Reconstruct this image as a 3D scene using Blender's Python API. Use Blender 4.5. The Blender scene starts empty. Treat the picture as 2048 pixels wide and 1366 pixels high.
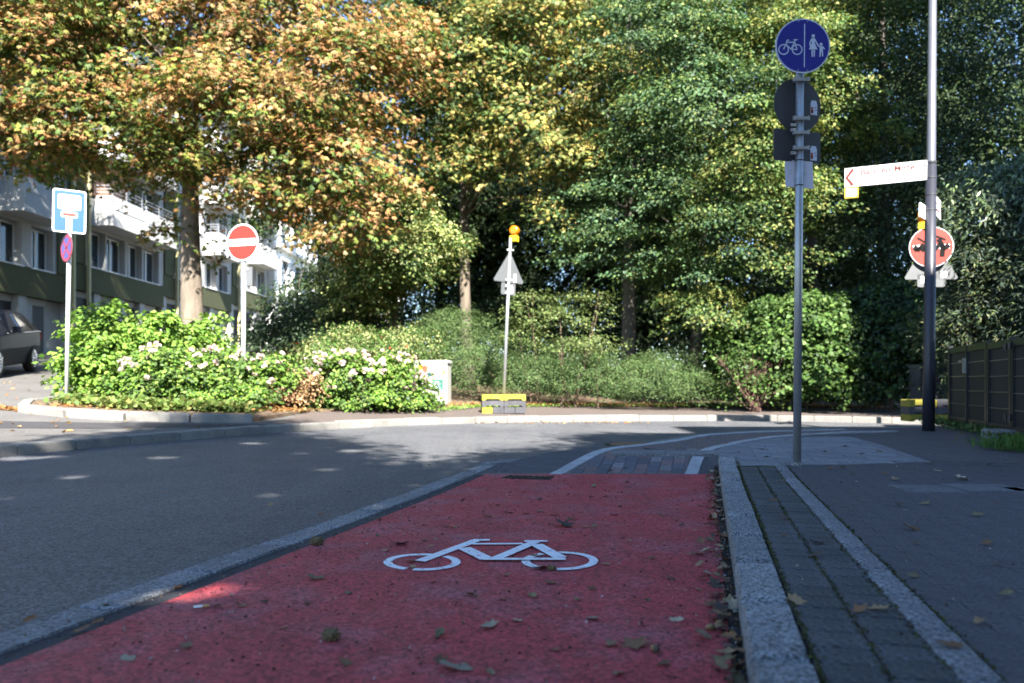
import bpy, bmesh, math, random
import numpy as np
from mathutils import Vector, Matrix
from mathutils.geometry import delaunay_2d_cdt

S = bpy.context.scene
COL = S.collection
R = math.radians

# ------------------------------------------------------------------ camera
F = 1520.0            # focal length in photo pixels (photo is 2048 wide)
HOR = 780.0           # horizon row in the photo
ZC = 0.70             # camera height above the cycle lane
cam = bpy.data.cameras.new('camera')
cam_o = bpy.data.objects.new('camera', cam); COL.objects.link(cam_o)
cam.sensor_width = 36.0
cam.lens = F / 2048 * 36
cam.shift_y = (HOR - 683) / 2048
cam.clip_end = 2000; cam.clip_start = 0.05
cam_o.location = (0, 0, ZC); cam_o.rotation_euler = (R(90), 0, 0)
cam.dof.use_dof = True; cam.dof.focus_distance = 4.2; cam.dof.aperture_fstop = 2.2
S.camera = cam_o

# ------------------------------------------------------------------ light
EL = 41.0
SUN = Vector((0.21 * math.cos(R(EL)), -0.978 * math.cos(R(EL)), math.sin(R(EL)))).normalized()
w = bpy.data.worlds.new('World'); S.world = w; w.use_nodes = True
nt = w.node_tree
bg = nt.nodes['Background']; bg.inputs[1].default_value = 0.073
sky = nt.nodes.new('ShaderNodeTexSky'); sky.sky_type = 'NISHITA'; sky.sun_disc = False
sky.sun_elevation = R(EL); sky.sun_rotation = math.atan2(SUN.x, SUN.y)
sky.air_density = 1.0; sky.dust_density = 0.0; sky.ozone_density = 4.5
nt.links.new(sky.outputs[0], bg.inputs[0])
sl = bpy.data.lights.new('sun', 'SUN'); sl.energy = 5.0; sl.angle = R(0.5); sl.color = (1.0, 0.95, 0.87)
so = bpy.data.objects.new('sun', sl); COL.objects.link(so)
so.rotation_euler = SUN.to_track_quat('Z', 'Y').to_euler(); so.location = (0, -20, 30)
S.view_settings.view_transform = 'Standard'; S.view_settings.look = 'None'
S.view_settings.exposure = 2.5; S.view_settings.gamma = 1.0
S.view_settings.use_curve_mapping = False
S.cycles.max_bounces = 6; S.cycles.diffuse_bounces = 2; S.cycles.glossy_bounces = 2
S.cycles.transmission_bounces = 2; S.cycles.transparent_max_bounces = 6
S.cycles.caustics_reflective = False; S.cycles.caustics_refractive = False
S.cycles.sample_clamp_indirect = 6.0
S.cycles.use_denoising = True

# ------------------------------------------------------------------ terrain
def H(x, y):
    """height of the road surface: flat by the camera, a gentle rise ahead, a hill up the side street"""
    a = y - 5.0
    z = 0.016 * (a if a > 0 else 0.0)
    if y > 60: z = 0.016 * 55
    t = (x + 3.6) * -0.75 + (y - 9.8) * 0.66
    t = min(t, 60.0)
    if t > -3: z += 0.07 * (math.log1p(math.exp(t * 1.6)) / 1.6 if t < 20 else t)
    return z

def P(px, py, Y):
    return Vector(((px - 1024) / F * Y, Y, ZC - (py - HOR) / F * Y))

def G(px, py, dz=0.0):
    """ground point seen at a photo pixel"""
    lo, hi = 0.3, 60.0
    for _ in range(60):
        m = (lo + hi) / 2
        p = P(px, py, m)
        if p.z > H(p.x, p.y) + dz: lo = m
        else: hi = m
    p = P(px, py, lo)
    return Vector((p.x, p.y, H(p.x, p.y) + dz))

LA = math.atan2(390, F)
LU = Vector((math.sin(LA), math.cos(LA))); LV = Vector((math.cos(LA), -math.sin(LA)))
def lane(u, v): return LU * u + LV * v
def uv(p): return (p[0] * LU.x + p[1] * LU.y, p[0] * LV.x + p[1] * LV.y)

# ------------------------------------------------------------------ materials
MATS = {}
def mat(name, col, rough=0.6, var=0.0, scale=6.0, bump=0.0, bscale=40.0, metal=0.0, spec=0.5, rnd=0.0,
        col2=None, speck=0.0, sscale=250.0, emit=0.0, streak=None, tint2=None, t2scale=1.0, t2lo=0.5, t2hi=0.62, coords='Object', wear=None):
    if name in MATS: return MATS[name]
    m = bpy.data.materials.new(name); m.use_nodes = True; MATS[name] = m
    n = m.node_tree; N = n.nodes; L = n.links
    b = N['Principled BSDF']
    b.inputs['Roughness'].default_value = rough; b.inputs['Metallic'].default_value = metal
    b.inputs['Specular IOR Level'].default_value = spec
    tc = N.new('ShaderNodeTexCoord'); vec = tc.outputs[coords]
    if streak:
        mp = N.new('ShaderNodeMapping'); mp.inputs['Scale'].default_value = streak
        L.new(vec, mp.inputs[0]); vec = mp.outputs[0]
    c = None
    def mix(kind, fac, a, bb):
        x = N.new('ShaderNodeMix'); x.data_type = 'RGBA'; x.blend_type = kind
        if hasattr(fac, 'node') or not isinstance(fac, (int, float)): L.new(fac, x.inputs[0])
        else: x.inputs[0].default_value = fac
        for s, i in ((a, 6), (bb, 7)):
            if isinstance(s, tuple): x.inputs[i].default_value = (*s, 1) if len(s) == 3 else s
            else: L.new(s, x.inputs[i])
        return x.outputs[2]
    base = col
    if var > 0 or col2:
        no = N.new('ShaderNodeTexNoise'); no.inputs['Scale'].default_value = scale
        no.inputs['Detail'].default_value = 6; no.inputs['Roughness'].default_value = 0.65
        L.new(vec, no.inputs['Vector'])
        rp = N.new('ShaderNodeMapRange'); rp.inputs[1].default_value = 0.3; rp.inputs[2].default_value = 0.7
        L.new(no.outputs[0], rp.inputs[0])
        lo = tuple(max(0, x * (1 - var)) for x in col) if not col2 else col
        hi = tuple(min(1, x * (1 + var)) for x in col) if not col2 else col2
        base = mix('MIX', rp.outputs[0], lo, hi)
    if tint2:
        no = N.new('ShaderNodeTexNoise'); no.inputs['Scale'].default_value = t2scale
        no.inputs['Detail'].default_value = 8; no.inputs['Roughness'].default_value = 0.7
        L.new(vec, no.inputs['Vector'])
        rp = N.new('ShaderNodeMapRange'); rp.inputs[1].default_value = t2lo; rp.inputs[2].default_value = t2hi
        L.new(no.outputs[0], rp.inputs[0])
        base = mix('MIX', rp.outputs[0], base, tint2)
    if wear:      # (colour, rotation, (sx, sy), lo, hi): tracks and worn lengths running one way
        mp = N.new('ShaderNodeMapping'); mp.vector_type = 'POINT'; mp.inputs['Rotation'].default_value = (0, 0, wear[1]); mp.inputs['Scale'].default_value = (wear[2][0], wear[2][1], 1)
        L.new(tc.outputs[coords], mp.inputs[0])
        no = N.new('ShaderNodeTexNoise'); no.inputs['Scale'].default_value = 1.0; no.inputs['Detail'].default_value = 9; no.inputs['Roughness'].default_value = 0.68
        L.new(mp.outputs[0], no.inputs['Vector'])
        rp = N.new('ShaderNodeMapRange'); rp.inputs[1].default_value = wear[3]; rp.inputs[2].default_value = wear[4]
        L.new(no.outputs[0], rp.inputs[0])
        base = mix('MIX', rp.outputs[0], base, wear[0])
    if speck > 0:
        vo = N.new('ShaderNodeTexVoronoi'); vo.inputs['Scale'].default_value = sscale
        L.new(vec, vo.inputs['Vector'])
        sp = N.new('ShaderNodeSeparateColor'); L.new(vo.outputs['Color'], sp.inputs[0])
        rp = N.new('ShaderNodeMapRange'); rp.inputs[3].default_value = 1 - speck; rp.inputs[4].default_value = 1 + speck
        L.new(sp.outputs[0], rp.inputs[0])
        cb = N.new('ShaderNodeCombineColor')
        for i in range(3): L.new(rp.outputs[0], cb.inputs[i])
        base = mix('MULTIPLY', 1.0, base, cb.outputs[0])
    if rnd > 0:
        oi = N.new('ShaderNodeObjectInfo')
        rp = N.new('ShaderNodeMapRange'); rp.inputs[3].default_value = 1 - rnd; rp.inputs[4].default_value = 1 + rnd
        L.new(oi.outputs['Random'], rp.inputs[0])
        cb = N.new('ShaderNodeCombineColor')
        for i in range(3): L.new(rp.outputs[0], cb.inputs[i])
        base = mix('MULTIPLY', 1.0, base, cb.outputs[0])
    if isinstance(base, tuple): b.inputs['Base Color'].default_value = (*base, 1)
    else: L.new(base, b.inputs['Base Color'])
    if bump > 0:
        no = N.new('ShaderNodeTexNoise'); no.inputs['Scale'].default_value = bscale
        no.inputs['Detail'].default_value = 5; no.inputs['Roughness'].default_value = 0.7
        L.new(vec, no.inputs['Vector'])
        bp = N.new('ShaderNodeBump'); bp.inputs['Strength'].default_value = min(1, bump); bp.inputs['Distance'].default_value = 0.01 * max(1, bump)
        L.new(no.outputs[0], bp.inputs['Height']); L.new(bp.outputs[0], b.inputs['Normal'])
    if emit > 0:
        b.inputs['Emission Color'].default_value = (*col, 1); b.inputs['Emission Strength'].default_value = emit
    return m

def leafmat(name, rough=0.5, trans=0.3, spec=0.4):
    if name in MATS: return MATS[name]
    m = bpy.data.materials.new(name); m.use_nodes = True; MATS[name] = m
    N = m.node_tree.nodes; L = m.node_tree.links
    b = N['Principled BSDF']; out = N['Material Output']
    at = N.new('ShaderNodeAttribute'); at.attribute_name = 'Col'
    L.new(at.outputs['Color'], b.inputs['Base Color'])
    b.inputs['Roughness'].default_value = rough; b.inputs['Specular IOR Level'].default_value = spec
    tr = N.new('ShaderNodeBsdfTranslucent')
    hs = N.new('ShaderNodeHueSaturation'); hs.inputs['Saturation'].default_value = 1.1; hs.inputs['Value'].default_value = 1.25
    L.new(at.outputs['Color'], hs.inputs['Color']); L.new(hs.outputs[0], tr.inputs[0])
    mx = N.new('ShaderNodeMixShader'); mx.inputs[0].default_value = trans
    L.new(b.outputs[0], mx.inputs[1]); L.new(tr.outputs[0], mx.inputs[2]); L.new(mx.outputs[0], out.inputs[0])
    return m

def brickmat(name, c1, c2, mortar, bw, bh, rough=0.75, msize=0.006, rot=0.0):
    m = bpy.data.materials.new(name); m.use_nodes = True; MATS[name] = m
    N = m.node_tree.nodes; L = m.node_tree.links; b = N['Principled BSDF']
    tc = N.new('ShaderNodeTexCoord'); mp = N.new('ShaderNodeMapping'); mp.inputs['Rotation'].default_value = (0, 0, rot)
    L.new(tc.outputs['Object'], mp.inputs[0])
    br = N.new('ShaderNodeTexBrick'); L.new(mp.outputs[0], br.inputs['Vector'])
    br.inputs['Color1'].default_value = (*c1, 1); br.inputs['Color2'].default_value = (*c2, 1); br.inputs['Mortar'].default_value = (*mortar, 1)
    br.inputs['Scale'].default_value = 1.0; br.inputs['Brick Width'].default_value = bw; br.inputs['Row Height'].default_value = bh
    br.inputs['Mortar Size'].default_value = msize; br.inputs['Mortar Smooth'].default_value = 0.3
    no = N.new('ShaderNodeTexNoise'); no.inputs['Scale'].default_value = 60; no.inputs['Detail'].default_value = 6
    L.new(tc.outputs['Object'], no.inputs['Vector'])
    mx = N.new('ShaderNodeMix'); mx.data_type = 'RGBA'; mx.blend_type = 'OVERLAY'; mx.inputs[0].default_value = 0.5
    L.new(br.outputs[0], mx.inputs[6]); L.new(no.outputs[0], mx.inputs[7]); L.new(mx.outputs[2], b.inputs['Base Color'])
    b.inputs['Roughness'].default_value = rough
    bp = N.new('ShaderNodeBump'); bp.inputs['Strength'].default_value = 0.6; bp.inputs['Distance'].default_value = 0.004; bp.invert = True
    L.new(br.outputs['Fac'], bp.inputs['Height']); L.new(bp.outputs[0], b.inputs['Normal'])
    return m

# ------------------------------------------------------------------ mesh helpers
def link(name, me, m=None, parent=None, smooth=False):
    o = bpy.data.objects.new(name, me); COL.objects.link(o)
    if m is not None and len(me.materials) == 0: me.materials.append(m)
    if parent is not None: o.parent = parent
    if smooth: me.polygons.foreach_set('use_smooth', np.ones(len(me.polygons), dtype=bool))
    return o

def tag(o, label=None, cat=None, group=None, kind=None):
    if label: o['label'] = label
    if cat: o['category'] = cat
    if group: o['group'] = group
    if kind: o['kind'] = kind
    return o

def thing(name, label, cat, loc=(0, 0, 0), rz=0.0, group=None):
    o = bpy.data.objects.new(name, None); COL.objects.link(o)
    o.empty_display_size = 0.2
    o.location = loc; o.rotation_euler = (0, 0, rz)
    return tag(o, label, cat, group)

def copy_tree(o, parent=None):
    c = o.copy(); COL.objects.link(c); c.parent = parent
    for ch in list(o.children): copy_tree(ch, c)
    return c

class MB:
    def __init__(s): s.v = []; s.f = []
    def add(s, vs, fs):
        k = len(s.v); s.v += [tuple(x) for x in vs]; s.f += [tuple(i + k for i in f) for f in fs]; return s
    def box(s, x0, x1, y0, y1, z0, z1):
        v = [(x, y, z) for z in (z0, z1) for y in (y0, y1) for x in (x0, x1)]
        return s.add(v, [(0, 2, 3, 1), (4, 5, 7, 6), (0, 1, 5, 4), (2, 6, 7, 3), (0, 4, 6, 2), (1, 3, 7, 5)])
    def cbox(s, x0, x1, y0, y1, z0, z1, c):
        """box with a chamfered top"""
        v = [(x0, y0, z0), (x1, y0, z0), (x1, y1, z0), (x0, y1, z0),
             (x0, y0, z1 - c), (x1, y0, z1 - c), (x1, y1, z1 - c), (x0, y1, z1 - c),
             (x0 + c, y0 + c, z1), (x1 - c, y0 + c, z1), (x1 - c, y1 - c, z1), (x0 + c, y1 - c, z1)]
        f = [(8, 9, 10, 11)]
        for a in (0, 4):
            for i in range(4):
                j = (i + 1) % 4; f.append((a + i, a + j, a + 4 + j, a + 4 + i))
        return s.add(v, f)
    def tube(s, pts, rad, n=10, cap=True):
        pts = [Vector(p) for p in pts]
        if isinstance(rad, (int, float)): rad = [rad] * len(pts)
        rings = []; prev = None
        for i, p in enumerate(pts):
            d = (pts[min(i + 1, len(pts) - 1)] - pts[max(i - 1, 0)])
            d = d.normalized() if d.length > 1e-9 else Vector((0, 0, 1))
            if prev is None:
                a = Vector((1, 0, 0)) if abs(d.x) < 0.9 else Vector((0, 1, 0))
                a = (a - d * a.dot(d)).normalized()
            else:
                a = prev - d * prev.dot(d); a = a.normalized() if a.length > 1e-6 else d.orthogonal().normalized()
            prev = a; b = d.cross(a)
            rings.append([p + (a * math.cos(2 * math.pi * k / n) + b * math.sin(2 * math.pi * k / n)) * rad[i] for k in range(n)])
        v = [q for r in rings for q in r]; f = []
        for i in range(len(pts) - 1):
            for k in range(n):
                f.append((i * n + k, i * n + (k + 1) % n, (i + 1) * n + (k + 1) % n, (i + 1) * n + k))
        if cap:
            f.append(tuple(range(n - 1, -1, -1))); f.append(tuple((len(pts) - 1) * n + k for k in range(n)))
        return s.add(v, f)
    def prism(s, poly, y0, y1, M=None):
        """polygon in XZ extruded along Y"""
        n = len(poly)
        v = [Vector((x, y0, z)) for x, z in poly] + [Vector((x, y1, z)) for x, z in poly]
        if M: v = [M @ q for q in v]
        f = [tuple(range(n)), tuple(range(2 * n - 1, n - 1, -1))]
        f += [(i, i + n, (i + 1) % n + n, (i + 1) % n) for i in range(n)]
        return s.add(v, f)
    def build(s, name, m=None, parent=None, smooth=False, M=None):
        me = bpy.data.meshes.new(name)
        vs = s.v if M is None else [tuple(M @ Vector(q)) for q in s.v]
        me.from_pydata(vs, [], s.f); me.update()
        bm = bmesh.new(); bm.from_mesh(me); bmesh.ops.recalc_face_normals(bm, faces=bm.faces); bm.to_mesh(me); bm.free()
        return link(name, me, m, parent, smooth)

def circle(r, n=40, cx=0, cz=0): return [(cx + r * math.cos(2 * math.pi * i / n), cz + r * math.sin(2 * math.pi * i / n)) for i in range(n)]
def rrect(w_, h_, r, cx=0, cz=0, n=5):
    o = []
    for sx, sz, a0 in ((1, 1, 0), (-1, 1, 90), (-1, -1, 180), (1, -1, 270)):
        for k in range(n + 1):
            a = R(a0 + 90 * k / n); o.append((cx + sx * (w_ / 2 - r) + r * math.cos(a), cz + sz * (h_ / 2 - r) + r * math.sin(a)))
    return o
def stroke2d(pts, wd, closed=False):
    """flat strip polygons (list of quads) along a 2-D polyline"""
    pts = [Vector(p) for p in pts]; n = len(pts); L_ = []; R_ = []
    for i in range(n):
        if closed: d = pts[(i + 1) % n] - pts[i - 1]
        else: d = pts[min(i + 1, n - 1)] - pts[max(i - 1, 0)]
        d = d.normalized() if d.length > 0 else Vector((1, 0)); nn = Vector((-d.y, d.x)) * wd / 2
        L_.append(pts[i] + nn); R_.append(pts[i] - nn)
    q = []
    for i in range(n if closed else n - 1):
        j = (i + 1) % n; q.append([L_[i], L_[j], R_[j], R_[i]])
    return q

def inside(poly, x, y):
    c = False; n = len(poly); j = n - 1
    for i in range(n):
        xi, yi = poly[i][0], poly[i][1]; xj, yj = poly[j][0], poly[j][1]
        if (yi > y) != (yj > y) and x < (xj - xi) * (y - yi) / (yj - yi) + xi: c = not c
        j = i
    return c

def sheet(name, poly, zf, res, m, skirt=0.0, parent=None, smooth=True):
    """ground sheet filling a polygon and following a height function"""
    poly = [Vector((p[0], p[1])) for p in poly]
    bd = []
    for i, a in enumerate(poly):
        b = poly[(i + 1) % len(poly)]; k = max(1, int((b - a).length / res))
        for j in range(k): bd.append(a + (b - a) * j / k)
    n = len(bd); vs = list(bd)
    xs = [p.x for p in poly]; ys = [p.y for p in poly]
    x = min(xs) + res * 0.5
    while x < max(xs):
        y = min(ys) + res * 0.5
        while y < max(ys):
            if inside(poly, x, y) and min((Vector((x, y)) - q).length_squared for q in bd) > (res * .35) ** 2: vs.append(Vector((x, y)))
            y += res
        x += res
    ov, oe, of, *_ = delaunay_2d_cdt(vs, [], [list(range(n))], 1, 1e-6)
    V3 = [(p.x, p.y, zf(p.x, p.y)) for p in ov]; Fs = [tuple(f) for f in of]
    if skirt > 0:
        k = len(V3); V3 += [(p.x, p.y, zf(p.x, p.y)) for p in bd] + [(p.x, p.y, zf(p.x, p.y) - skirt) for p in bd]
        Fs += [(k + i, k + (i + 1) % n, k + n + (i + 1) % n, k + n + i) for i in range(n)]
    me = bpy.data.meshes.new(name); me.from_pydata(V3, [], Fs); me.update()
    bm = bmesh.new(); bm.from_mesh(me); bmesh.ops.recalc_face_normals(bm, faces=bm.faces)
    up = sum(f.normal.z * f.calc_area() for f in bm.faces)
    if up < 0: bmesh.ops.reverse_faces(bm, faces=bm.faces)
    bm.to_mesh(me); bm.free()
    return link(name, me, m, parent)

def resample(pts, step):
    pts = [Vector((p[0], p[1])) for p in pts]; out = [pts[0]]; acc = 0.0
    for a, b in zip(pts, pts[1:]):
        d = (b - a).length; t = step - acc
        while t <= d:
            out.append(a + (b - a) * (t / d)); t += step
        acc = d - (t - step)
    return out

def smooth_line(pts, k=3):
    pts = [Vector((p[0], p[1])) for p in pts]
    for _ in range(k):
        o = [pts[0]]
        for a, b in zip(pts, pts[1:]): o += [a * .75 + b * .25, a * .25 + b * .75]
        o.append(pts[-1]); pts = o
    return pts

def stones(parent, name, line, side0, side1, zf, depth, length, m, gap=0.004, ch=0.012, jit=0.002, rng=None):
    """a row of cut stones along a line; each stone a mesh of its own (children of parent)"""
    rs = resample(line, length); rng = rng or random.Random(1); made = []
    for a, b in zip(rs, rs[1:]):
        d = (b - a).normalized(); nn = Vector((d.y, -d.x)); g = gap / 2
        A = a + d * g; B = b - d * g
        c0 = [A + nn * side0, B + nn * side0, B + nn * side1, A + nn * side1]
        dz = rng.uniform(-jit, jit); z = [zf(p.x, p.y) + dz for p in c0]
        mid = sum(c0, Vector((0, 0))) / 4
        v = [(p.x, p.y, z[i] - depth) for i, p in enumerate(c0)] + [(p.x, p.y, z[i] - ch) for i, p in enumerate(c0)]
        for i, p in enumerate(c0):
            q = p + (mid - p).normalized() * ch * 1.3; v.append((q.x, q.y, z[i]))
        f = [(8, 9, 10, 11)]
        for k in (0, 4):
            for i in range(4):
                j = (i + 1) % 4; f.append((k + i, k + j, k + 4 + j, k + 4 + i))
        mb = MB(); mb.add(v, f); made.append(mb.build(name, m, parent))
    return made

def text_mesh(name, body, size, m, parent, M, extrude=0.001):
    cu = bpy.data.curves.new('t', 'FONT'); cu.body = body; cu.size = size; cu.extrude = extrude
    cu.offset = .0028; cu.align_x = 'LEFT'; cu.resolution_u = 4
    o = bpy.data.objects.new('t', cu); COL.objects.link(o)
    dg = bpy.context.evaluated_depsgraph_get(); me = bpy.data.meshes.new_from_object(o.evaluated_get(dg))
    bpy.data.objects.remove(o); bpy.data.curves.remove(cu)
    me.transform(M); me.materials.clear()
    return link(name, me, m, parent)

# ------------------------------------------------------------------ foliage
def nrm(a): return a / np.maximum(np.linalg.norm(a, axis=1, keepdims=True), 1e-9)

def leaves_mesh(name, pos, ax, nn, Ls, Ws, col, shape='rhomb', fold=0.18, droop=0.12):
    n = len(pos); ax = nrm(ax); nn = nrm(nn - ax * np.sum(nn * ax, axis=1, keepdims=True)); sd = np.cross(ax, nn)
    L = Ls[:, None]; W = Ws[:, None]
    if shape == 'rhomb':
        k = 4
        V = np.stack([pos, pos + ax * L * .48 + sd * W * .5 + nn * W * fold, pos + ax * L - nn * L * droop, pos + ax * L * .48 - sd * W * .5 + nn * W * fold], 1)
    else:
        k = 6
        V = np.stack([pos, pos + ax * L * .28 + sd * W * .48 + nn * W * fold * .7, pos + ax * L * .68 + sd * W * .42 + nn * W * fold * .6, pos + ax * L - nn * L * droop,
                      pos + ax * L * .68 - sd * W * .42 + nn * W * fold * .6, pos + ax * L * .28 - sd * W * .48 + nn * W * fold * .7], 1)
    me = bpy.data.meshes.new(name)
    me.vertices.add(n * k); me.vertices.foreach_set('co', V.reshape(-1).astype(np.float32))
    me.loops.add(n * k); me.loops.foreach_set('vertex_index', np.arange(n * k, dtype=np.int32))
    me.polygons.add(n); me.polygons.foreach_set('loop_start', np.arange(0, n * k, k, dtype=np.int32))
    me.polygons.foreach_set('loop_total', np.full(n, k, dtype=np.int32))
    me.update(calc_edges=True)
    at = me.color_attributes.new('Col', 'FLOAT_COLOR', 'POINT')
    C = np.ones((n, k, 4), dtype=np.float32); C[:, :, :3] = col[:, None, :]
    at.data.foreach_set('color', C.reshape(-1))
    return me

def pick(rng, n, palette, jit=0.22):
    cs = np.array([p[0] for p in palette]); ws = np.array([p[1] for p in palette], float); ws /= ws.sum()
    c = cs[rng.choice(len(cs), n, p=ws)]
    return np.clip(c * (1 + rng.uniform(-jit, jit, (n, 1))) * (1 + rng.uniform(-.08, .08, (n, 3))), 0, 1)

def foliage(name, rng, lobes, n_spray, per, sr, L, W, palette, mode='rhomb', shell=0.5, droop=0.5, up=0.8, thick=0.09,
            clump_var=0.25, palette2=None, p2=0.5, min_down=-0.75, squash=1.0, gaps=None, origin=(0, 0, 0)):
    """leafy sprays spread through a set of ellipsoids (cx,cy,cz,rx,ry,rz[,weight])"""
    lb = np.array([l[:6] for l in lobes], float)
    wt = np.array([(l[6] if len(l) > 6 else 1.0) * (l[3] * l[4] * l[5]) ** (2 / 3) for l in lobes]); wt /= wt.sum()
    li = rng.choice(len(lb), n_spray, p=wt)
    d = nrm(rng.normal(size=(n_spray, 3)))
    bad = d[:, 2] < min_down; d[bad, 2] *= -1
    rr = shell + (1 - shell) * rng.uniform(0, 1, (n_spray, 1)) ** 0.6
    c = lb[li, :3] + d * lb[li, 3:6] * rr
    o = nrm(d / lb[li, 3:6])
    e = o.copy(); e[:, 2] = 0; e = nrm(e + rng.normal(scale=.25, size=e.shape) * [1, 1, 0])
    t = np.stack([-e[:, 1], e[:, 0], np.zeros(len(e))], 1)
    rs = sr * rng.uniform(.55, 1.35, n_spray)
    N = n_spray * per; k = np.repeat(np.arange(n_spray), per)
    a = rng.uniform(-.9, 1.2, N); b = rng.normal(scale=.5, size=N) * (1.15 - .55 * np.abs(a))
    R_ = rs[k]
    pos = c[k] + e[k] * (a * R_)[:, None] + t[k] * (b * R_)[:, None]
    z = -droop * (np.clip(a, 0, 2) ** 2 * .6 + b * b * .5) * R_ + rng.normal(scale=thick, size=N) * squash
    tilt = rng.normal(scale=.22, size=n_spray); z += a * R_ * tilt[k]
    pos[:, 2] += z
    ax = e[k] * (0.45 + rng.uniform(-.5, .8, N))[:, None] + t[k] * (b * 1.2 + rng.normal(scale=.5, size=N))[:, None]
    ax[:, 2] -= rng.uniform(.05, .8, N) * (0.5 + droop)
    nn = np.array([[0, 0, up]]) + o[k] * .55 + rng.normal(scale=.42, size=(N, 3))
    pal = palette
    if palette2 is not None:
        which = rng.uniform(size=n_spray) < (p2(c, o, rng) if callable(p2) else p2)
        mixed = rng.uniform(size=N) < np.where(which[k], .74, .18)
        col = np.where(mixed[:, None], pick(rng, N, palette2), pick(rng, N, palette))
    else: col = pick(rng, N, pal)
    col = np.clip(col * (1 + rng.uniform(-clump_var, clump_var, n_spray))[k][:, None], 0, 1)
    Ls = L * rng.uniform(.65, 1.25, N); Ws = W * rng.uniform(.7, 1.2, N)
    if gaps is not None:     # openings in the crown that let the sun through to the ground
        wp = pos + np.array(origin)[None, :]; g = wp[:, :2] - np.array([[SUN.x, SUN.y]]) / SUN.z * wp[:, 2:3]
        keep = np.ones(N, bool)
        for gx_, gy_, gr_ in gaps: keep &= ((g[:, 0] - gx_) ** 2 + (g[:, 1] - gy_) ** 2) > gr_ * gr_
        pos, ax, nn, col, Ls, Ws = pos[keep], ax[keep], nn[keep], col[keep], Ls[keep], Ws[keep]; N = len(pos)
    if mode == 'palmate':
        ax = nrm(ax); nn = nrm(nn - ax * np.sum(nn * ax, 1, keepdims=True)); sd = np.cross(ax, nn)
        P_, A_, N_, L_, W_, C_ = [], [], [], [], [], []
        for ang, sc in ((-78, .7), (-40, .92), (0, 1.05), (40, .92), (78, .7)):
            ca, sa = math.cos(R(ang)), math.sin(R(ang))
            P_.append(pos); A_.append(ax * ca + sd * sa - np.array([[0, 0, .25]])); N_.append(nn); L_.append(Ls * sc); W_.append(Ws * sc); C_.append(col * rng.uniform(.85, 1.12, (N, 1)))
        pos, ax, nn, Ls, Ws, col = map(np.concatenate, (P_, A_, N_, L_, W_, C_))
        mode = 'rhomb'
    return leaves_mesh(name, pos, ax, nn, Ls, Ws, np.clip(col, 0, 1), mode)

def trunk_mesh(name, rng, base, top, r0, r1, targets, bark, parent, bend=0.15, limb_r=0.4, n=12):
    base = Vector(base); top = Vector(top); mb = MB(); K = 10; pts = []; rad = []
    off = [Vector((rng.normal() * bend, rng.normal() * bend, 0)) for _ in range(4)]
    def ax_at(t):
        p = base.lerp(top, t)
        return p + off[0] * math.sin(t * 3.1) * .5 + off[1] * math.sin(t * 6.3) * .25
    for i in range(K + 1):
        t = i / K; pts.append(ax_at(t)); rad.append(r0 + (r1 - r0) * t + (r0 * .45 * math.exp(-t * 14)))
    mb.tube(pts, rad, n)
    for q, ts in targets:
        q = Vector(q); s = ax_at(ts); d = q - s
        mid = s + d * .5 + Vector((rng.normal() * .15, rng.normal() * .15, .12 * d.length))
        r = (r0 + (r1 - r0) * ts) * limb_r
        mb.tube([s, s.lerp(mid, .5) + Vector((0, 0, .05 * d.length)), mid, mid.lerp(q, .5) + Vector((rng.normal() * .1, rng.normal() * .1, .03)), q], [r, r * .8, r * .6, r * .4, r * .15], 7)
    return mb.build(name, bark, parent, smooth=True)
# ================================================================== GROUND
rng0 = random.Random(7)
M_asph = mat('asphalt', (.078, .080, .088), .62, var=.22, scale=1.3, bump=1.0, bscale=110, speck=.7, sscale=105, spec=.45,
             tint2=(.105, .105, .109), t2scale=.5, t2lo=.45, t2hi=.7, wear=((.115, .115, .117), LA, (1.6, .12), .50, .75))
M_asph2 = mat('asphalt_side', (.105, .10, .095), .85, var=.18, scale=1.0, bump=.8, bscale=150, speck=.4, sscale=170, spec=.3, tint2=(.12, .095, .07), t2scale=2.2, t2lo=.6, t2hi=.72)
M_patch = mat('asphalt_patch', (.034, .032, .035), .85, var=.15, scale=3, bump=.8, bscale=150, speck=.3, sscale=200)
M_gap = mat('asphalt_seam', (.035, .035, .04), .85, var=.3, scale=8, bump=1, bscale=120, speck=.4, sscale=200)
M_red = mat('red_coating', (.38, .043, .054), .66, var=.16, scale=2.2, bump=.9, bscale=110, speck=.5, sscale=100, spec=.4,
            tint2=(.33, .125, .15), t2scale=2.6, t2lo=.47, t2hi=.78, wear=((.25, .045, .06), LA, (5.0, .7), .52, .76))
M_white = mat('road_paint', (.74, .76, .78), .6, var=.08, scale=20, bump=.5, bscale=150, tint2=(.30, .09, .11), t2scale=38, t2lo=.57, t2hi=.66)
M_kerb = mat('granite_kerb', (.20, .205, .21), .75, var=.2, scale=5, bump=.8, bscale=160, speck=.85, sscale=170, rnd=.2)
M_kerbl = mat('concrete_kerb', (.17, .163, .148), .85, var=.22, scale=4, bump=.6, bscale=100, speck=.25, sscale=200, rnd=.14, tint2=(.11, .095, .075), t2scale=7, t2lo=.58, t2hi=.75)
M_gut = mat('gutter_slab', (.175, .177, .182), .78, var=.25, scale=5, bump=.9, bscale=100, speck=.6, sscale=130, rnd=.12)
M_dpav = mat('dark_paver', (.055, .056, .062), .72, var=.22, scale=9, bump=.9, bscale=120, speck=.75, sscale=150, rnd=.2)
M_lpav = mat('light_strip_paver', (.17, .175, .185), .74, var=.2, scale=8, bump=.8, bscale=150, speck=.8, sscale=160, rnd=.12)
M_pav = mat('pavement_paver', (.062, .058, .068), .72, var=.2, scale=6, bump=.8, bscale=150, speck=.6, sscale=150, rnd=.07)
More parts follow.
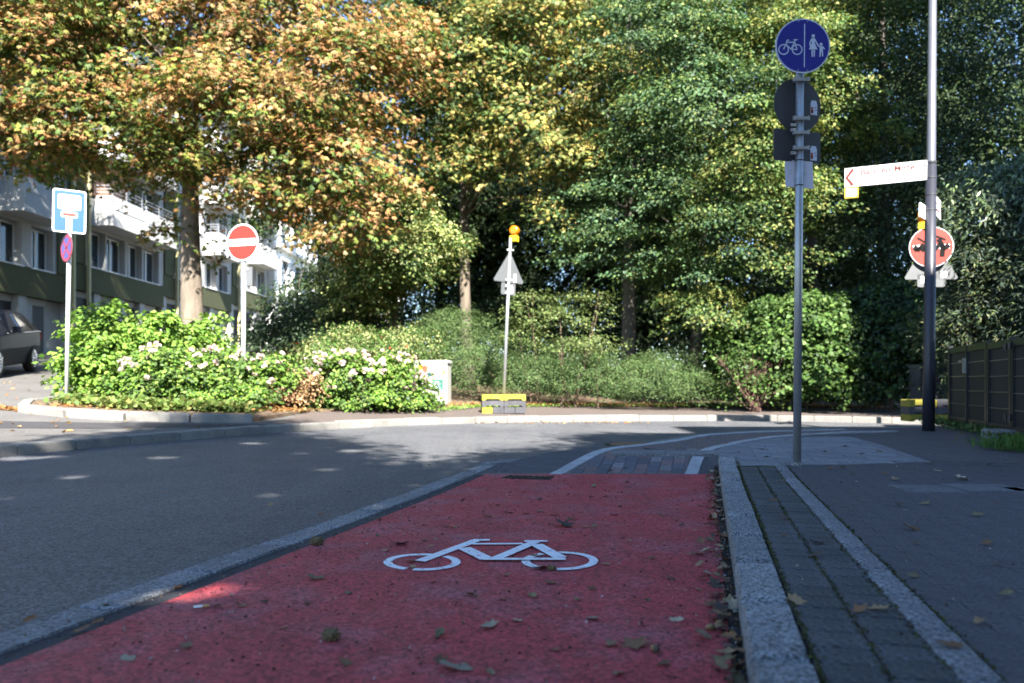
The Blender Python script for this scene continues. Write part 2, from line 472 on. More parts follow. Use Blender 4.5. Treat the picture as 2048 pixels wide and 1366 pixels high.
M_slab = mat('pale_slab', (.17, .175, .19), .75, var=.16, scale=5, bump=.6, bscale=120, speck=.35, sscale=250, rnd=.16)
M_bpav = [mat('path_paver_%s' % k, c, .75, var=.18, scale=12, bump=.7, bscale=140, speck=.35, sscale=260, rnd=.22)
          for k, c in (('pink', (.155, .105, .105)), ('slate', (.085, .085, .10)), ('grey', (.15, .145, .15)))]
M_wpav = mat('white_paver', (.34, .35, .36), .75, var=.15, scale=10, bump=.6, bscale=140, speck=.25, sscale=260, rnd=.12)
M_moss = mat('mossy_joint', (.030, .034, .020), .95, col2=(.075, .085, .022), scale=14, bump=1, bscale=90)
M_soil = mat('bed_soil', (.075, .050, .032), .95, col2=(.15, .095, .055), scale=9, bump=1, bscale=45, speck=.5, sscale=60, tint2=(.05, .07, .02), t2scale=1.6, t2lo=.52, t2hi=.62)
M_earth = mat('earth', (.07, .075, .035), .95, col2=(.12, .10, .05), scale=2, bump=.6, bscale=20)
M_base = brickmat('pavement_field', (.056, .054, .062), (.074, .070, .080), (.03, .03, .03), .20, .10, msize=.003, rot=LA)
M_path = brickmat('path_field', (.15, .105, .105), (.11, .09, .095), (.05, .045, .045), .10, .20, msize=.005, rot=LA)
M_slabf = brickmat('slab_field', (.165, .17, .185), (.15, .155, .17), (.07, .07, .075), .30, .30, msize=.005, rot=LA)
M_far = brickmat('far_pavement_field', (.105, .080, .070), (.088, .070, .062), (.055, .045, .038), .20, .10, msize=.006)

# the ground out to the horizon
gx = [-400, -200, -100, -60] + list(range(-44, 46, 4)) + [60, 100, 200, 400]
gy = [-300, -120, -60, -30, -18] + list(range(-12, 62, 4)) + [80, 120, 200, 400, 800]
mb = MB()
mb.add([(x, y, H(max(-40, min(40, x)), min(y, 60)) - .25) for y in gy for x in gx],
       [(j * len(gx) + i, j * len(gx) + i + 1, (j + 1) * len(gx) + i + 1, (j + 1) * len(gx) + i) for j in range(len(gy) - 1) for i in range(len(gx) - 1)])
tag(mb.build('ground', M_earth, smooth=True), kind='structure')

# the carriageway: one sheet the pavements stand on
rx = np.arange(-36, 30.1, .75); ry = np.arange(-14, 42.1, .75)
mb = MB()
mb.add([(x, y, H(x, y)) for y in ry for x in rx],
       [(j * len(rx) + i, j * len(rx) + i + 1, (j + 1) * len(rx) + i + 1, (j + 1) * len(rx) + i) for j in range(len(ry) - 1) for i in range(len(rx) - 1)])
tag(mb.build('road', M_asph, smooth=True), kind='structure')

def ramp(x, y):
    u_, v_ = uv((x, y))
    s = max(0, min(1, (y - 6.08) / 1.15)); s = s * s * (3 - 2 * s)
    t = max(0, min(1, (v_ - .05) / .15))
    return .10 * max(s, t)
def pz(x, y): return H(x, y) + ramp(x, y)

# red cycle lane
YE = 6.10
def vY(v, Y): return Vector(((v + Y * LV.y * -1 * 1) / LV.x if False else (v - Y * LV.y) / LV.x, Y))
red = [lane(-2.5, -1.715), lane(-2.5, .062), vY(.058, YE), vY(-1.715, YE)]
tag(sheet('cycle_lane', red, lambda x, y: H(x, y) + .008, .5, M_red), kind='structure')
seam = [lane(-2.5, -1.80), lane(-2.5, -1.70), vY(-1.70, YE), vY(-1.80, YE)]
tag(sheet('asphalt_seam', seam, lambda x, y: H(x, y) + .004, .5, M_gap), kind='structure')
seam2 = [lane(-2.5, .05), lane(-2.5, .12), lane(6.8, .12), lane(6.8, .05)]
tag(sheet('kerb_seam', seam2, lambda x, y: H(x, y) + .004, .5, M_gap), kind='structure')

# gutter of slabs between the carriageway and the red lane
gut = tag(bpy.data.objects.new('gutter', None), kind='structure'); COL.objects.link(gut)
stones(gut, 'gutter_slab', [lane(-1.0, -1.945), lane(6.6, -1.945)], 0, .145, lambda x, y: H(x, y) + .012, .08, .50, M_gut, gap=.012, ch=.008, jit=.004)
stones(gut, 'gutter_slab', smooth_line([lane(6.6, -1.945), G(1130, 914), G(1215, 901), G(1285, 893.5)], 2), -.07, .075, lambda x, y: H(x, y) + .014, .08, .40, M_gut, gap=.006, ch=.006)

# the bicycle painted on the lane
def zpx(x, y): return (700 + x / 3.413, 1000 + y / 3.413)
def gp(x, y):
    p = G(*zpx(x, y), .008); return Vector((p.x, p.y))
def ell(cx, cy, rx_, ry_, a0, a1, n=30):
    return [gp(cx + rx_ * math.cos(R(a0 + (a1 - a0) * i / n)), cy + ry_ * math.sin(R(a0 + (a1 - a0) * i / n))) for i in range(n + 1)]
def fine(a, b, n=12): return [gp(a[0] + (b[0] - a[0]) * i / n, a[1] + (b[1] - a[1]) * i / n) for i in range(n + 1)]
marks = [(ell(492, 427, 234, 52, 118, 288), .035), (ell(492, 427, 234, 52, 312, 465), .035),
         (ell(1432, 421, 232, 57, 122, 240), .035), (ell(1432, 421, 232, 57, 268, 455), .035),
         (fine((478, 424), (862, 281)), .05), (fine((840, 280), (955, 280)), .04),
         (fine((838, 308), (1180, 306)), .030), (fine((778, 336), (935, 412)), .062),
         (fine((1000, 408), (1262, 296)), .05), (fine((1190, 291), (1348, 291)), .038),
         (fine((905, 415), (1472, 415)), .035), (fine((1272, 316), (1438, 408)), .058)]
bm_ = tag(bpy.data.objects.new('bicycle_marking', None), kind='structure'); COL.objects.link(bm_)
names = ['wheel_arc'] * 4 + ['fork', 'handlebar', 'top_tube', 'down_tube', 'seat_tube', 'saddle', 'chain_stay', 'seat_stay']
for i, ((pts, wd), nm) in enumerate(zip(marks, names)):
    mb = MB(); zz = .0105 + .0006 * i
    for q in stroke2d(pts, wd):
        mb.add([(p.x, p.y, H(p.x, p.y) + zz) for p in q], [(0, 1, 2, 3)])
    mb.build(nm, M_white, bm_)

# ---- pavement on the right
CL = smooth_line([vY(-1.80, YE), vY(-1.78, 6.5), G(1135, 913, .03)[:2], G(1230, 899, .05)[:2], G(1285, 891, .08)[:2], G(1332, 878, .1)[:2], G(1392, 869, .1)[:2], G(1500, 861.5, .1)[:2],
                  G(1640, 856, .1)[:2], G(1824, 853, .1)[:2], G(2048, 850, .1)[:2], (18, 11.6)], 2)
poly = CL + [Vector((18, -6)), lane(-6, 4), lane(-3, .232), lane(6.74, .232), lane(6.74, .06), vY(.06, YE + .004)]
pav = tag(sheet('pavement', poly, lambda x, y: pz(x, y) - .006, .3, M_base, skirt=.14), kind='structure')

kb = tag(bpy.data.objects.new('kerb', None), kind='structure'); COL.objects.link(kb)
stones(kb, 'kerb_stone', [lane(.3, .095), lane(6.81, .095)], 0, .135, lambda x, y: H(x, y) + .10, .2, .50, M_kerb, gap=.022, ch=.022, jit=.006)
yk = G(1288, 890, .08).y
stones(kb, 'kerb_stone', [q for q in resample(CL, .25) if q.y > yk], -.005, .12, lambda x, y: pz(x, y) + .004, .16, .50, M_kerbl, gap=.006, ch=.012, jit=.003)

tag(sheet('mossy_bedding', [lane(.3, .232), lane(.3, .60), lane(6.3, .60), lane(6.5, .232)], lambda x, y: pz(x, y) - .003, .4, M_moss), kind='structure')
# two dark rows, one pale row, then the paved field: every near stone a piece of its own
def paver_mesh(l, w_, c=.004, d=.05):
    mb = MB(); mb.cbox(-l / 2, l / 2, -w_ / 2, w_ / 2, -d, 0, c)
    me = bpy.data.meshes.new('paver'); me.from_pydata(mb.v, [], mb.f); me.update(); return me
def lay(me, m, u_, v_, parent, name, z=0.0, rot=0.0, jz=.0018, tl=.006):
    if len(me.materials) == 0: me.materials.append(m)
    p = lane(u_, v_)
    o = bpy.data.objects.new(name, me); COL.objects.link(o); o.parent = parent
    sl_ = math.atan((pz(p.x, p.y + .05) - pz(p.x, p.y - .05)) / .1)
    o.location = (p.x, p.y, pz(p.x, p.y) + z + rng0.uniform(-jz, jz))
    o.rotation_euler = (sl_ + rng0.uniform(-tl, tl), rng0.uniform(-tl, tl), -LA + rot)
    return o
pm = paver_mesh(.134, .107)
for row, (v_, n_) in enumerate(((.304, 46), (.437, 46))):
    for i in range(n_):
        lay(pm, M_dpav, .95 + .112 * i + row * .05, v_ + (.002 if row else 0), pav, 'dark_paver', .002)
pm2 = paver_mesh(.088, .33, .005)
for i in range(17): lay(pm2, M_lpav, .9 + .340 * i, .548, pav, 'pale_paver', .004)
pm3 = paver_mesh(.1992, .0992, .0012)
cells = []
for i in range(0, 60):
    for j in range(0, 30):
        u_ = .95 + .1 * i; v_ = .595 + .1 + .2 * j + (.1 if i % 2 else 0) - .1
        if v_ < .69: v_ += 0
        p = lane(u_, v_)
        if v_ - .1 < .59 or p.x > .72 * p.y + .25: continue
        cells.append((p.length, u_, v_))
cells.sort()
half = paver_mesh(.0965, .0992, .0012)
for i in range(0, 56, 2): lay(half, M_pav, .95 + .1 * i, .6455, pav, 'half_paver', jz=.0006, tl=.0025)
for _, u_, v_ in cells[:300]: lay(pm3, M_pav, u_, v_, pav, 'paver', jz=.0006, tl=.0025)
mb = MB()
for _, u_, v_ in cells[300:]:
    p = lane(u_, v_); z = pz(p.x, p.y) + rng0.uniform(-.002, .002); t_ = Matrix.Translation((p.x, p.y, z)) @ Matrix.Rotation(-LA, 4, 'Z')
    k = MB().cbox(-.0993, .0993, -.0493, .0493, -.03, 0, .002); mb.add([t_ @ Vector(q) for q in k.v], k.f)
if mb.v: tag(mb.build('paver_field', M_pav, pav), kind='stuff')
# tactile concrete slabs set into the pavement
for a, b, c_ in ((1800, 1905, 978), (1908, 2030, 976), (2034, 2150, 984)):
    p = G((a + b) / 2, c_, .1); wd = (b - a) / F * p.y
    mb = MB().cbox(-wd / 2, wd / 2, -.17, .17, -.04, 0, .005)
    o = mb.build('concrete_slab', mat('concrete_slab', (.105, .105, .115), .8, var=.2, scale=6, bump=.7, bscale=100, speck=.4, sscale=150, rnd=.1), pav); o.location = (p.x, p.y, pz(p.x, p.y) + .006); o.rotation_euler = (0, 0, -LA * .4)

# ---- cycle path climbing onto the pavement
W1 = smooth_line([G(1110, 947, .01)[:2], G(1160, 927, .03)[:2], G(1222, 906, .06)[:2], G(1287, 894, .08)[:2], G(1350, 883, .1)[:2], G(1395, 873, .1)[:2], G(1440, 868, .1)[:2], G(1520, 864, .1)[:2], G(1700, 859, .1)[:2]], 2)
W2 = smooth_line([G(1382, 945, .02)[:2], G(1397, 914, .06)[:2], G(1416, 902, .09)[:2], G(1466, 887, .1)[:2], G(1532, 875.5, .1)[:2], G(1590, 871, .1)[:2], G(1660, 866, .1)[:2], G(1800, 862.5, .1)[:2]], 2)
pp = W1 + list(reversed(W2))
path = tag(sheet('cycle_path', pp, lambda x, y: pz(x, y) + .000, .25, M_path), kind='structure')
stones(path, 'white_paver', W1, -.05, .05, lambda x, y: pz(x, y) + .009, .05, .20, M_wpav, gap=.005, ch=.003)
stones(path, 'white_paver', W2, -.05, .05, lambda x, y: pz(x, y) + .009, .05, .20, M_wpav, gap=.005, ch=.003)
bp_ = [paver_mesh(.095, .195, .004) for _ in range(3)]
for c_ in range(-2, 11):
    for r_ in range(9):
        v_ = -.235 - .1 * c_; u_ = 6.02 + .2 * r_ + (.1 if c_ % 2 else 0)
        p = lane(u_, v_)
        if not (inside(pp, p.x, p.y)) or p.y < YE + .1: continue
        if min((p - q).length for q in W1) < .10 or min((p - q).length for q in W2) < .10 or p.y > 7.25: continue
        k = rng0.choice((0, 0, 1, 1, 2)); lay(bp_[k], M_bpav[k], u_, v_, path, 'path_paver', .006)
# flat cover strip across the path
p = G(1365, 909.5, .08)
mb = MB().cbox(-.62, .62, -.16, .16, -.06, 0, .008)
o = mb.build('cover_slab', M_gut, path); o.location = (p.x - .02, p.y + .05, pz(p.x, p.y) + .022); o.rotation_euler = (.02, 0, -.03)
# drain grate let into the end of the red lane
p = G(1056, 957, 0)
dr = thing('drain_grate', 'small dark iron drain grate set in the far end of the red lane', 'drain', (p.x, p.y, H(p.x, p.y) + .009), -LA)
M_iron = mat('cast_iron', (.025, .025, .028), .6, var=.3, scale=30, metal=.6, bump=.5, bscale=80)
MB().box(-.19, .19, -.10, .10, -.02, .002).build('frame', M_iron, dr)
for i in range(7): MB().box(-.16 + .05 * i, -.14 + .05 * i, -.08, .08, .002, .006).build('bar', M_iron, dr)
p = G(1270, 889.5, 0)
mh = thing('manhole_cover', 'rusty round manhole cover in the sunlit road beside the path kerb', 'manhole cover', (p.x, p.y, H(p.x, p.y) + .004))
mb = MB(); mb.prism(circle(.30, 28), -.004, .004, Matrix.Rotation(R(90), 4, 'X')); mb.build('cover', mat('rusty_iron', (.20, .11, .05), .8, var=.3, scale=12, bump=.6, bscale=60), mh)
mb = MB()
for q in stroke2d(circle(.33, 28), .05, True): mb.add([(a.x, a.y, .003) for a in q], [(0, 1, 2, 3)])
mb.build('ring', M_iron, mh)

# ---- pale slab field round the blue sign's pole
sf = [G(1468, 887, .1)[:2], G(1532, 878, .1)[:2], G(1590, 874, .1)[:2], G(1700, 873, .1)[:2], G(1760, 889, .1)[:2], G(1862, 924, .1)[:2], G(1700, 929, .1)[:2], G(1475, 932, .1)[:2], G(1440, 914, .1)[:2], G(1425, 903, .1)[:2]]
sfp = [Vector(q) for q in sf]
ps = tag(sheet('slab_field', sf, lambda x, y: pz(x, y) + .001, .3, M_slabf), kind='structure')
sm = paver_mesh(.295, .195, .004)
for i in range(-4, 26):
    for j in range(-4, 14):
        u_ = 6.3 + .2 * i; v_ = .1 + .3 * j + (.15 if i % 2 else 0); p = lane(u_, v_)
        if inside(sfp, p.x, p.y) and all(inside(sfp, p.x + a, p.y + b) for a in (-.14, .14) for b in (-.08, .08)): lay(sm, M_slab, u_, v_, ps, 'slab', .007)

# ---- far side: kerb, pavement, side street, planting island
KF = smooth_line([G(-420, 935, .1)[:2], G(0, 893, .1)[:2], G(240, 873, .1)[:2], G(500, 855, .1)[:2], G(610, 847.5, .1)[:2], G(740, 841, .1)[:2], G(860, 836.5, .1)[:2], G(1030, 833, .1)[:2],
                  G(1220, 831, .1)[:2], G(1400, 830.5, .1)[:2], G(1600, 831.5, .1)[:2], G(1830, 836, .1)[:2], G(2060, 842, .1)[:2], (16, 13.0), (24, 13.6)], 2)
fk = tag(bpy.data.objects.new('far_kerb', None), kind='structure'); COL.objects.link(fk)
stones(fk, 'kerb_stone', KF, -.16, .0, lambda x, y: H(x, y) + .105, .22, .62, M_kerbl, gap=.008, ch=.014, jit=.006)
split = Vector(G(520, 853, .1)[:2])
KFl = [p for p in KF if p.x < split.x]; KFr = [p for p in KF if p.x >= split.x]
off = lambda L_, d: [Vector((p.x, p.y + d)) for p in L_]
tag(sheet('side_street', off(KFl, .15) + [split + Vector((0, .15)), Vector((split.x, 13.2)), Vector((-6, 30)), Vector((-6, 48)), Vector((-40, 48)), Vector((-40, 4))], lambda x, y: H(x, y) + .095, .7, M_asph2, skirt=.1), kind='structure')
tag(sheet('far_pavement', [split + Vector((0, .15))] + off(KFr, .15) + [Vector((24, 17)), Vector((split.x, 17))], lambda x, y: H(x, y) + .10, .6, M_far, skirt=.1), kind='structure')
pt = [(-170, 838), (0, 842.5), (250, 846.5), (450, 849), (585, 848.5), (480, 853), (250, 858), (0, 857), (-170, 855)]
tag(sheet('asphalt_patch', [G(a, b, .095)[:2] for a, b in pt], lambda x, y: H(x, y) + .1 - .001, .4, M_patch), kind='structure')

IS = smooth_line([G(a, b, .2)[:2] for a, b in ((505, 829), (400, 828), (300, 826), (180, 821), (90, 813), (42, 807), (50, 801), (110, 796), (200, 789))] + [(-8.6, 17), (-9.6, 22), (-9, 30)], 2)
ik = tag(bpy.data.objects.new('island_kerb', None), kind='structure'); COL.objects.link(ik)
stones(ik, 'kerb_stone', IS, -.14, .0, lambda x, y: H(x, y) + .21, .24, .8, M_kerbl, gap=.006, ch=.02, jit=.005)
SF = [G(a, b, .12)[:2] for a, b in ((620, 821), (760, 819), (880, 813), (1000, 811), (1200, 809), (1400, 809), (1600, 812), (1800, 817), (2000, 822))]
def soilz(x, y): return H(x, y) + .135 + (.06 if x < -4.5 else .06 * max(0, min(1, (-x - 3.2) / 1.3)))
soil = [Vector(p) for p in reversed(IS)] + [Vector(p) for p in SF] + [Vector((24, 16)), Vector((24, 48)), Vector((-8, 48))]
soil_in = [p + (Vector((.05, .1)) if i < len(IS) else Vector((0, 0))) for i, p in enumerate(soil)]
tag(sheet('planting_bed', soil_in, soilz, .8, M_soil, skirt=.1), kind='structure')
# ================================================================== BUILDINGS
M_olive = mat('olive_render', (.062, .068, .026), .85, var=.12, scale=2, bump=.3, bscale=60)
M_wallw = mat('pale_render', (.42, .42, .41), .85, var=.08, scale=1.5, bump=.3, bscale=50)
M_conc = mat('balcony_concrete', (.42, .42, .41), .85, var=.1, scale=2.5, bump=.4, bscale=50)
M_glass = mat('window_glass', (.03, .045, .055), .08, spec=.9, var=.3, scale=.8)
M_frame = mat('window_frame', (.72, .72, .72), .5, var=.04, scale=5)
M_door = mat('garage_door', (.035, .035, .04), .6, var=.2, scale=3)
M_salmon = mat('salmon_render', (.46, .27, .19), .85, var=.08, scale=2)
M_steel = mat('galvanised_steel', (.36, .37, .38), .42, var=.14, scale=14, metal=.65, bump=.15, bscale=80)
M_rail = mat('railing_paint', (.30, .31, .33), .5, metal=.3)
M_curtain = mat('curtain', (.75, .74, .70), .9, var=.05, scale=6)
M_pipe = mat('ochre_pipe', (.42, .38, .20), .6, var=.1, scale=5)

bd = Vector((.05, 1.0)).normalized(); bn = Vector((bd.y, -bd.x)); O = Vector((-17.5, 26.0))
Z0 = H(-17.5, 26) + .02
MODS = [(-2.5, 3.75, 0.0), (3.75, 11.0, .62), (11.0, 18.9, 1.2), (18.9, 24.6, 1.75)]     # each stair of the street lifts the next section
def lift(s):
    for a, b, z in MODS:
        if s < b: return z
    return 2.2
def B(s, o, h, z=None): return Vector((O.x + bd.x * s + bn.x * o, O.y + bd.y * s + bn.y * o, Z0 + h + (lift(s) if z is None else z)))
bldg = thing('apartment_block', 'pale apartment block with olive bands, boxy balconies and garages on the left', 'building', (O.x, O.y, Z0))
def fpart(name, m, quads, parent, base):
    """boxes in facade coordinates (s0,s1,o0,o1,h0,h1)"""
    mb = MB()
    for (s0, s1, o0, o1, h0, h1) in quads:
        z = lift((s0 + s1) / 2)
        v = [B(s, o, h, z) - base for h in (h0, h1) for o in (o0, o1) for s in (s0, s1)]
        mb.add(v, [(0, 2, 3, 1), (4, 5, 7, 6), (0, 1, 5, 4), (2, 6, 7, 3), (0, 4, 6, 2), (1, 3, 7, 5)])
    return mb.build(name, m, parent)
BB = Vector((O.x, O.y, Z0))
def bpart(name, m, quads, parent=bldg): return fpart(name, m, quads, parent, BB)
def balcony(s0, s1, h, proj=.95, hh=1.3):
    """parapet box with a slanting end"""
    z = lift((s0 + s1) / 2); mb = MB()
    v = [B(s0 - .22, .0, h, z), B(s0 - .22, proj, h, z), B(s1, proj, h, z), B(s1, .0, h, z), B(s0 + .18, .0, h + hh, z), B(s0 + .18, proj - .22, h + hh, z), B(s1, proj - .22, h + hh, z), B(s1, .0, h + hh, z)]
    mb.add([q - BB for q in v], [(0, 1, 2, 3), (4, 7, 6, 5), (0, 4, 5, 1), (1, 5, 6, 2), (2, 6, 7, 3)])
    b_ = mb.build('balcony', M_conc, bldg)
    for dz in (.16, .30, .44):
        MB().tube([B(s0 + .2, 0, h + hh + dz, z) - BB, B(s0 + .2, proj - .26, h + hh + dz, z) - BB, B(s1 - .03, proj - .26, h + hh + dz, z) - BB], .018, 6).build('railing', M_rail, b_)
    for s in (s0 + .2, (s0 + s1) / 2, s1 - .03): MB().tube([B(s, proj - .26, h + hh - .02, z) - BB, B(s, proj - .26, h + hh + .45, z) - BB], .02, 6).build('baluster', M_rail, b_)
    t_ = .55
    bpart('joint', M_rail, [(s0 + .1, s1 - .01, proj - .22 * t_ - .004, proj - .22 * t_ + .012, h + hh * t_, h + hh * t_ + .02)], b_)
plan = [ # windows, balconies, olive stripe for every section
    ([(.35, .75), (2.2, .62)], [(.07, 2.5)], (3.0, 3.70)),
    ([(5.6, .6), (7.0, .7), (8.5, .6), (9.9, .7)], [(5.3, 7.8), (7.95, 10.5)], (3.80, 4.7)),
    ([(12.6, .65), (14.4, .65), (16.2, .7), (17.8, .6)], [(15.4, 17.7)], (11.05, 12.0)),
    ([(20.4, .65), (22.0, .7), (23.6, .6)], [(21.5, 24.1)], (18.95, 19.6))]
rb = random.Random(9)
for (S0, S1, _z), (wins, bals, (q0, q1)) in zip(MODS, plan):
    bpart('wall', M_wallw, [(S0, S1, -9, -.42, -1.2, 14.6)])
    for k in range(4):
        h = 2.3 + 2.8 * k
        bpart('olive_band' if k == 0 else 'wall_band', M_olive if k == 0 else M_wallw, [(S0, S1, -.41, 0, h - .05, h + 1.0)])
        bpart('lintel_band', M_wallw, [(S0, S1, -.41, -.02, h + 2.55, h + 2.749)])
    bpart('olive_pilaster', M_olive, [(q0, q1, -.405, .05, 3.31, 14.5)])
    bpart('downpipe', M_pipe, [(q1 + .04, q1 + .16, .06, .18, 0, 14.0)])
    for k in range(3):
        h0 = 3.32 + 2.8 * k; last = S0
        for i, (s, wd) in enumerate(wins):
            if s - wd > last + .02: bpart('wall_panel', M_wallw, [(last, s - wd, -.405, -.03, h0 - .02, h0 + 1.53)])
            last = s + wd
            f = bpart('window', M_frame, [(s - wd, s + wd, -.36, -.30, h0, h0 + .07), (s - wd, s + wd, -.36, -.30, h0 + 1.42, h0 + 1.49), (s - wd, s - wd + .07, -.36, -.30, h0 + .07, h0 + 1.42), (s + wd - .07, s + wd, -.36, -.30, h0 + .07, h0 + 1.42),
                                         (s - .05, s + .05, -.36, -.30, h0 + .07, h0 + 1.42)])
            bpart('pane', M_glass, [(s - wd + .06, s + wd - .06, -.345, -.335, h0 + .06, h0 + 1.43)], f)
            bpart('sill', M_frame, [(s - wd - .04, s + wd + .04, -.30, .04, h0 - .05, h0 - .01)], f)
            if rb.random() < .6: bpart('curtain', M_curtain, [(s - wd + .08, s - wd + rb.uniform(.2, .5), -.334, -.328, h0 + .08, h0 + 1.4)], f)
        if S1 > last + .02: bpart('wall_panel', M_wallw, [(last, S1, -.405, -.03, h0 - .02, h0 + 1.53)])
        for a_, b__ in bals: balcony(a_, b__, 4.98 + 2.8 * k)
    s = S0; i = 0
    while s < S1 - 1.2:
        bpart('pier', M_wallw, [(s, s + .42, -.41, -.08, -1.2, 2.24)])
        w_ = i % 3 == 2
        if w_: bpart('wall_panel', M_wallw, [(s + .42, s + .95, -.41, -.25, -1.2, 2.24)])
        d_ = bpart('garage_door', M_door, [(s + (.95 if w_ else .42), s + 1.75, -.41, -.36, -1.2, 2.0)])
        for k in range(4): bpart('rib', M_door, [(s + 1.0, s + 1.70, -.36, -.345, .2 + .45 * k, .22 + .45 * k)], d_)
        bpart('fascia', M_wallw, [(s + .42, s + 1.75, -.41, -.30, 2.0, 2.24)])
        s += 1.75; i += 1
    bpart('roof', M_frame, [(S0 - .05, S1 - .05, -9.2, .35, 14.6, 14.8)])
bpart('loggia_wall', M_salmon, [(5.35, 7.7, -.40, -.005, 6.3, 7.78)])

# older white house further along the street
wb = thing('white_house', 'bright white house with cornices and tall windows beyond the apartment block', 'building', B(25, 0, 0))
WBB = B(25, 0, 0)
def wpart(name, m, quads, parent=wb): return fpart(name, m, quads, parent, WBB)
M_wh = mat('white_stucco', (.80, .80, .79), .8, var=.05, scale=1)
M_or = mat('orange_fabric', (.45, .12, .01), .8, var=.1, scale=4)
wpart('wall', M_wh, [(24.7, 70, -9, .45, -1.5, 15.5)])
for h in (2.6, 3.0, 6.2, 9.6, 13.0): wpart('cornice', M_wh, [(24.6, 70.1, .45, .80 if h != 2.6 else .62, h, h + .22)])
for k in range(4):
    for i in range(16):
        s = 25.6 + 2.6 * i; h = .2 + 3.3 * k
        f = wpart('window', M_wh, [(s - .14, s, .45, .62, h - .1, h + 2.0), (s + 1.2, s + 1.34, .45, .62, h - .1, h + 2.0), (s - .18, s + 1.38, .45, .72, h + 2.0, h + 2.15)])
        wpart('pane', M_glass, [(s, s + 1.2, .452, .462, h, h + 2.0)], f)
wpart('awning', M_or, [(24.9, 27.4, .85, 2.2, 7.9, 8.2)])
wpart('roof', mat('slate_roof', (.09, .09, .10), .8, var=.2, scale=3), [(24.6, 70.1, -9.1, .7, 15.5, 16.0)])

# apartment house behind the camera: its shadow lies across the pavement
sh = thing('corner_house', 'tall pale corner house behind the viewpoint whose shadow covers the pavement', 'building', (9, -9, 0))
def hbox(name, m, qs, parent=sh):
    mb = MB()
    for q in qs: mb.box(q[0] - 9, q[1] - 9, q[2] + 9, q[3] + 9, q[4], q[5])
    return mb.build(name, m, parent)
hbox('wall', M_wallw, [(5.15, 6.0, -14, -4.0, 0, 12.9), (6.002, 11.39, -14, -4.0, 0, 14.2), (11.4, 26, -6.5, -4.0, 0, 27)])  # tall third block shaped, out of view, to shade the right-hand trees
hbox('roof', MATS['slate_roof'], [(5.05, 6.0, -14.1, -3.9, 12.9, 13.1), (6.0, 11.29, -14.1, -3.9, 14.2, 14.4), (11.3, 26.1, -6.6, -3.9, 27, 27.3)])
for k in range(4):
    for i in range(1, 9):
        f = hbox('window', M_frame, [(5.0 + 2.1 * i, 6.0 - .1 + 2.1 * i, -4.0, -3.95, 1.2 + 2.6 * k, 2.7 + 2.6 * k)])
        hbox('pane', M_glass, [(5.07 + 2.1 * i, 5.83 + 2.1 * i, -3.95, -3.94, 1.27 + 2.6 * k, 2.63 + 2.6 * k)], f)

# ================================================================== SIGNS
M_blue = mat('sign_blue', (.012, .016, .22), .45, spec=.5, var=.05, scale=4)
M_sblue = mat('sign_sky_blue', (.006, .062, .145), .45, var=.05, scale=4)
M_swhite = mat('sign_white', (.78, .79, .80), .45, var=.03, scale=5)
M_swh2 = mat('sign_pale_blue_white', (.50, .56, .70), .5)
M_sred = mat('sign_red', (.20, .022, .012), .45, var=.05, scale=5)
M_sred2 = mat('sign_pinkred', (.20, .018, .035), .45)
M_sback = mat('sign_back', (.075, .08, .084), .6, metal=.0, var=.08, scale=6)
M_sdark = mat('sign_back_dark', (.045, .047, .055), .55, metal=.2, var=.1, scale=5)
M_sbl = mat('sign_back_light', (.085, .09, .095), .6, metal=.0, var=.08, scale=6)
M_orange = mat('lamp_orange', (.50, .14, .0), .25, spec=.7)
M_yellow = mat('plastic_yellow', (.38, .27, .01), .55, var=.12, scale=10)
M_yfoot = mat('foot_yellow', (.22, .19, .018), .8, var=.25, scale=9, bump=.6, bscale=40, tint2=(.10, .095, .06), t2scale=9, t2lo=.55, t2hi=.7)
M_gfoot = mat('foot_grey', (.055, .055, .062), .85, var=.25, scale=9, bump=.6, bscale=40, rnd=.1)
M_paper = mat('notice_paper', (.55, .56, .70), .6, var=.04, scale=8)
M_black = mat('black_plastic', (.012, .012, .014), .5)
M_lamp = mat('lamp_post_shade_paint', (.026, .027, .038), .45, metal=.15, var=.1, scale=6, spec=.5)  # paint darkened to put the lower post in shade
M_txt = mat('sign_text_red', (.10, .012, .008), .7)

XZ = Matrix.Identity(4)
def plate(name, poly, y0, y1, m, parent, M): return MB().prism(poly, y0, y1).build(name, m, parent, M=M)
def flat(name, polys, y, m, parent, M):
    """thin printed shapes on a plate (XZ polygons standing just proud of it)"""
    mb = MB()
    for p in polys: mb.prism([tuple(q) for q in p], y - .0008, y)
    return mb.build(name, m, parent, M=M)
def clamp(parent, M, m=M_steel):
    mb = MB().box(-.05, .05, -.045, -.03, -.012, .012).box(-.062, -.045, -.05, -.02, -.016, .016).box(.045, .062, -.05, -.02, -.016, .016)
    mb.tube([(0, 0, -.012), (0, 0, .012)], .036, 14)
    return mb.build('clamp', m, parent, M=M)
T = Matrix.Translation; RZ = lambda a: Matrix.Rotation(a, 4, 'Z'); RY = lambda a: Matrix.Rotation(a, 4, 'Y'); RX = lambda a: Matrix.Rotation(a, 4, 'X')

def bike_icon(sc):
    k = lambda a: [(x * sc, z * sc) for x, z in a]
    out = []
    for cx in (-.53, .53): out += stroke2d(k(circle(.38, 22, cx, 0)), .085 * sc, True)
    for a, b in (((-.53, 0), (-.25, .72)), ((-.25, .72), (-.10, .74)), ((-.32, .55), (.32, .58)), ((-.36, .42), (.05, .02)), ((.05, .02), (.40, .76)), ((.24, .76), (.56, .77)), ((.05, .02), (.53, 0)), ((.53, 0), (.33, .58))):
        out += stroke2d(k([a, b]), .085 * sc)
    return out

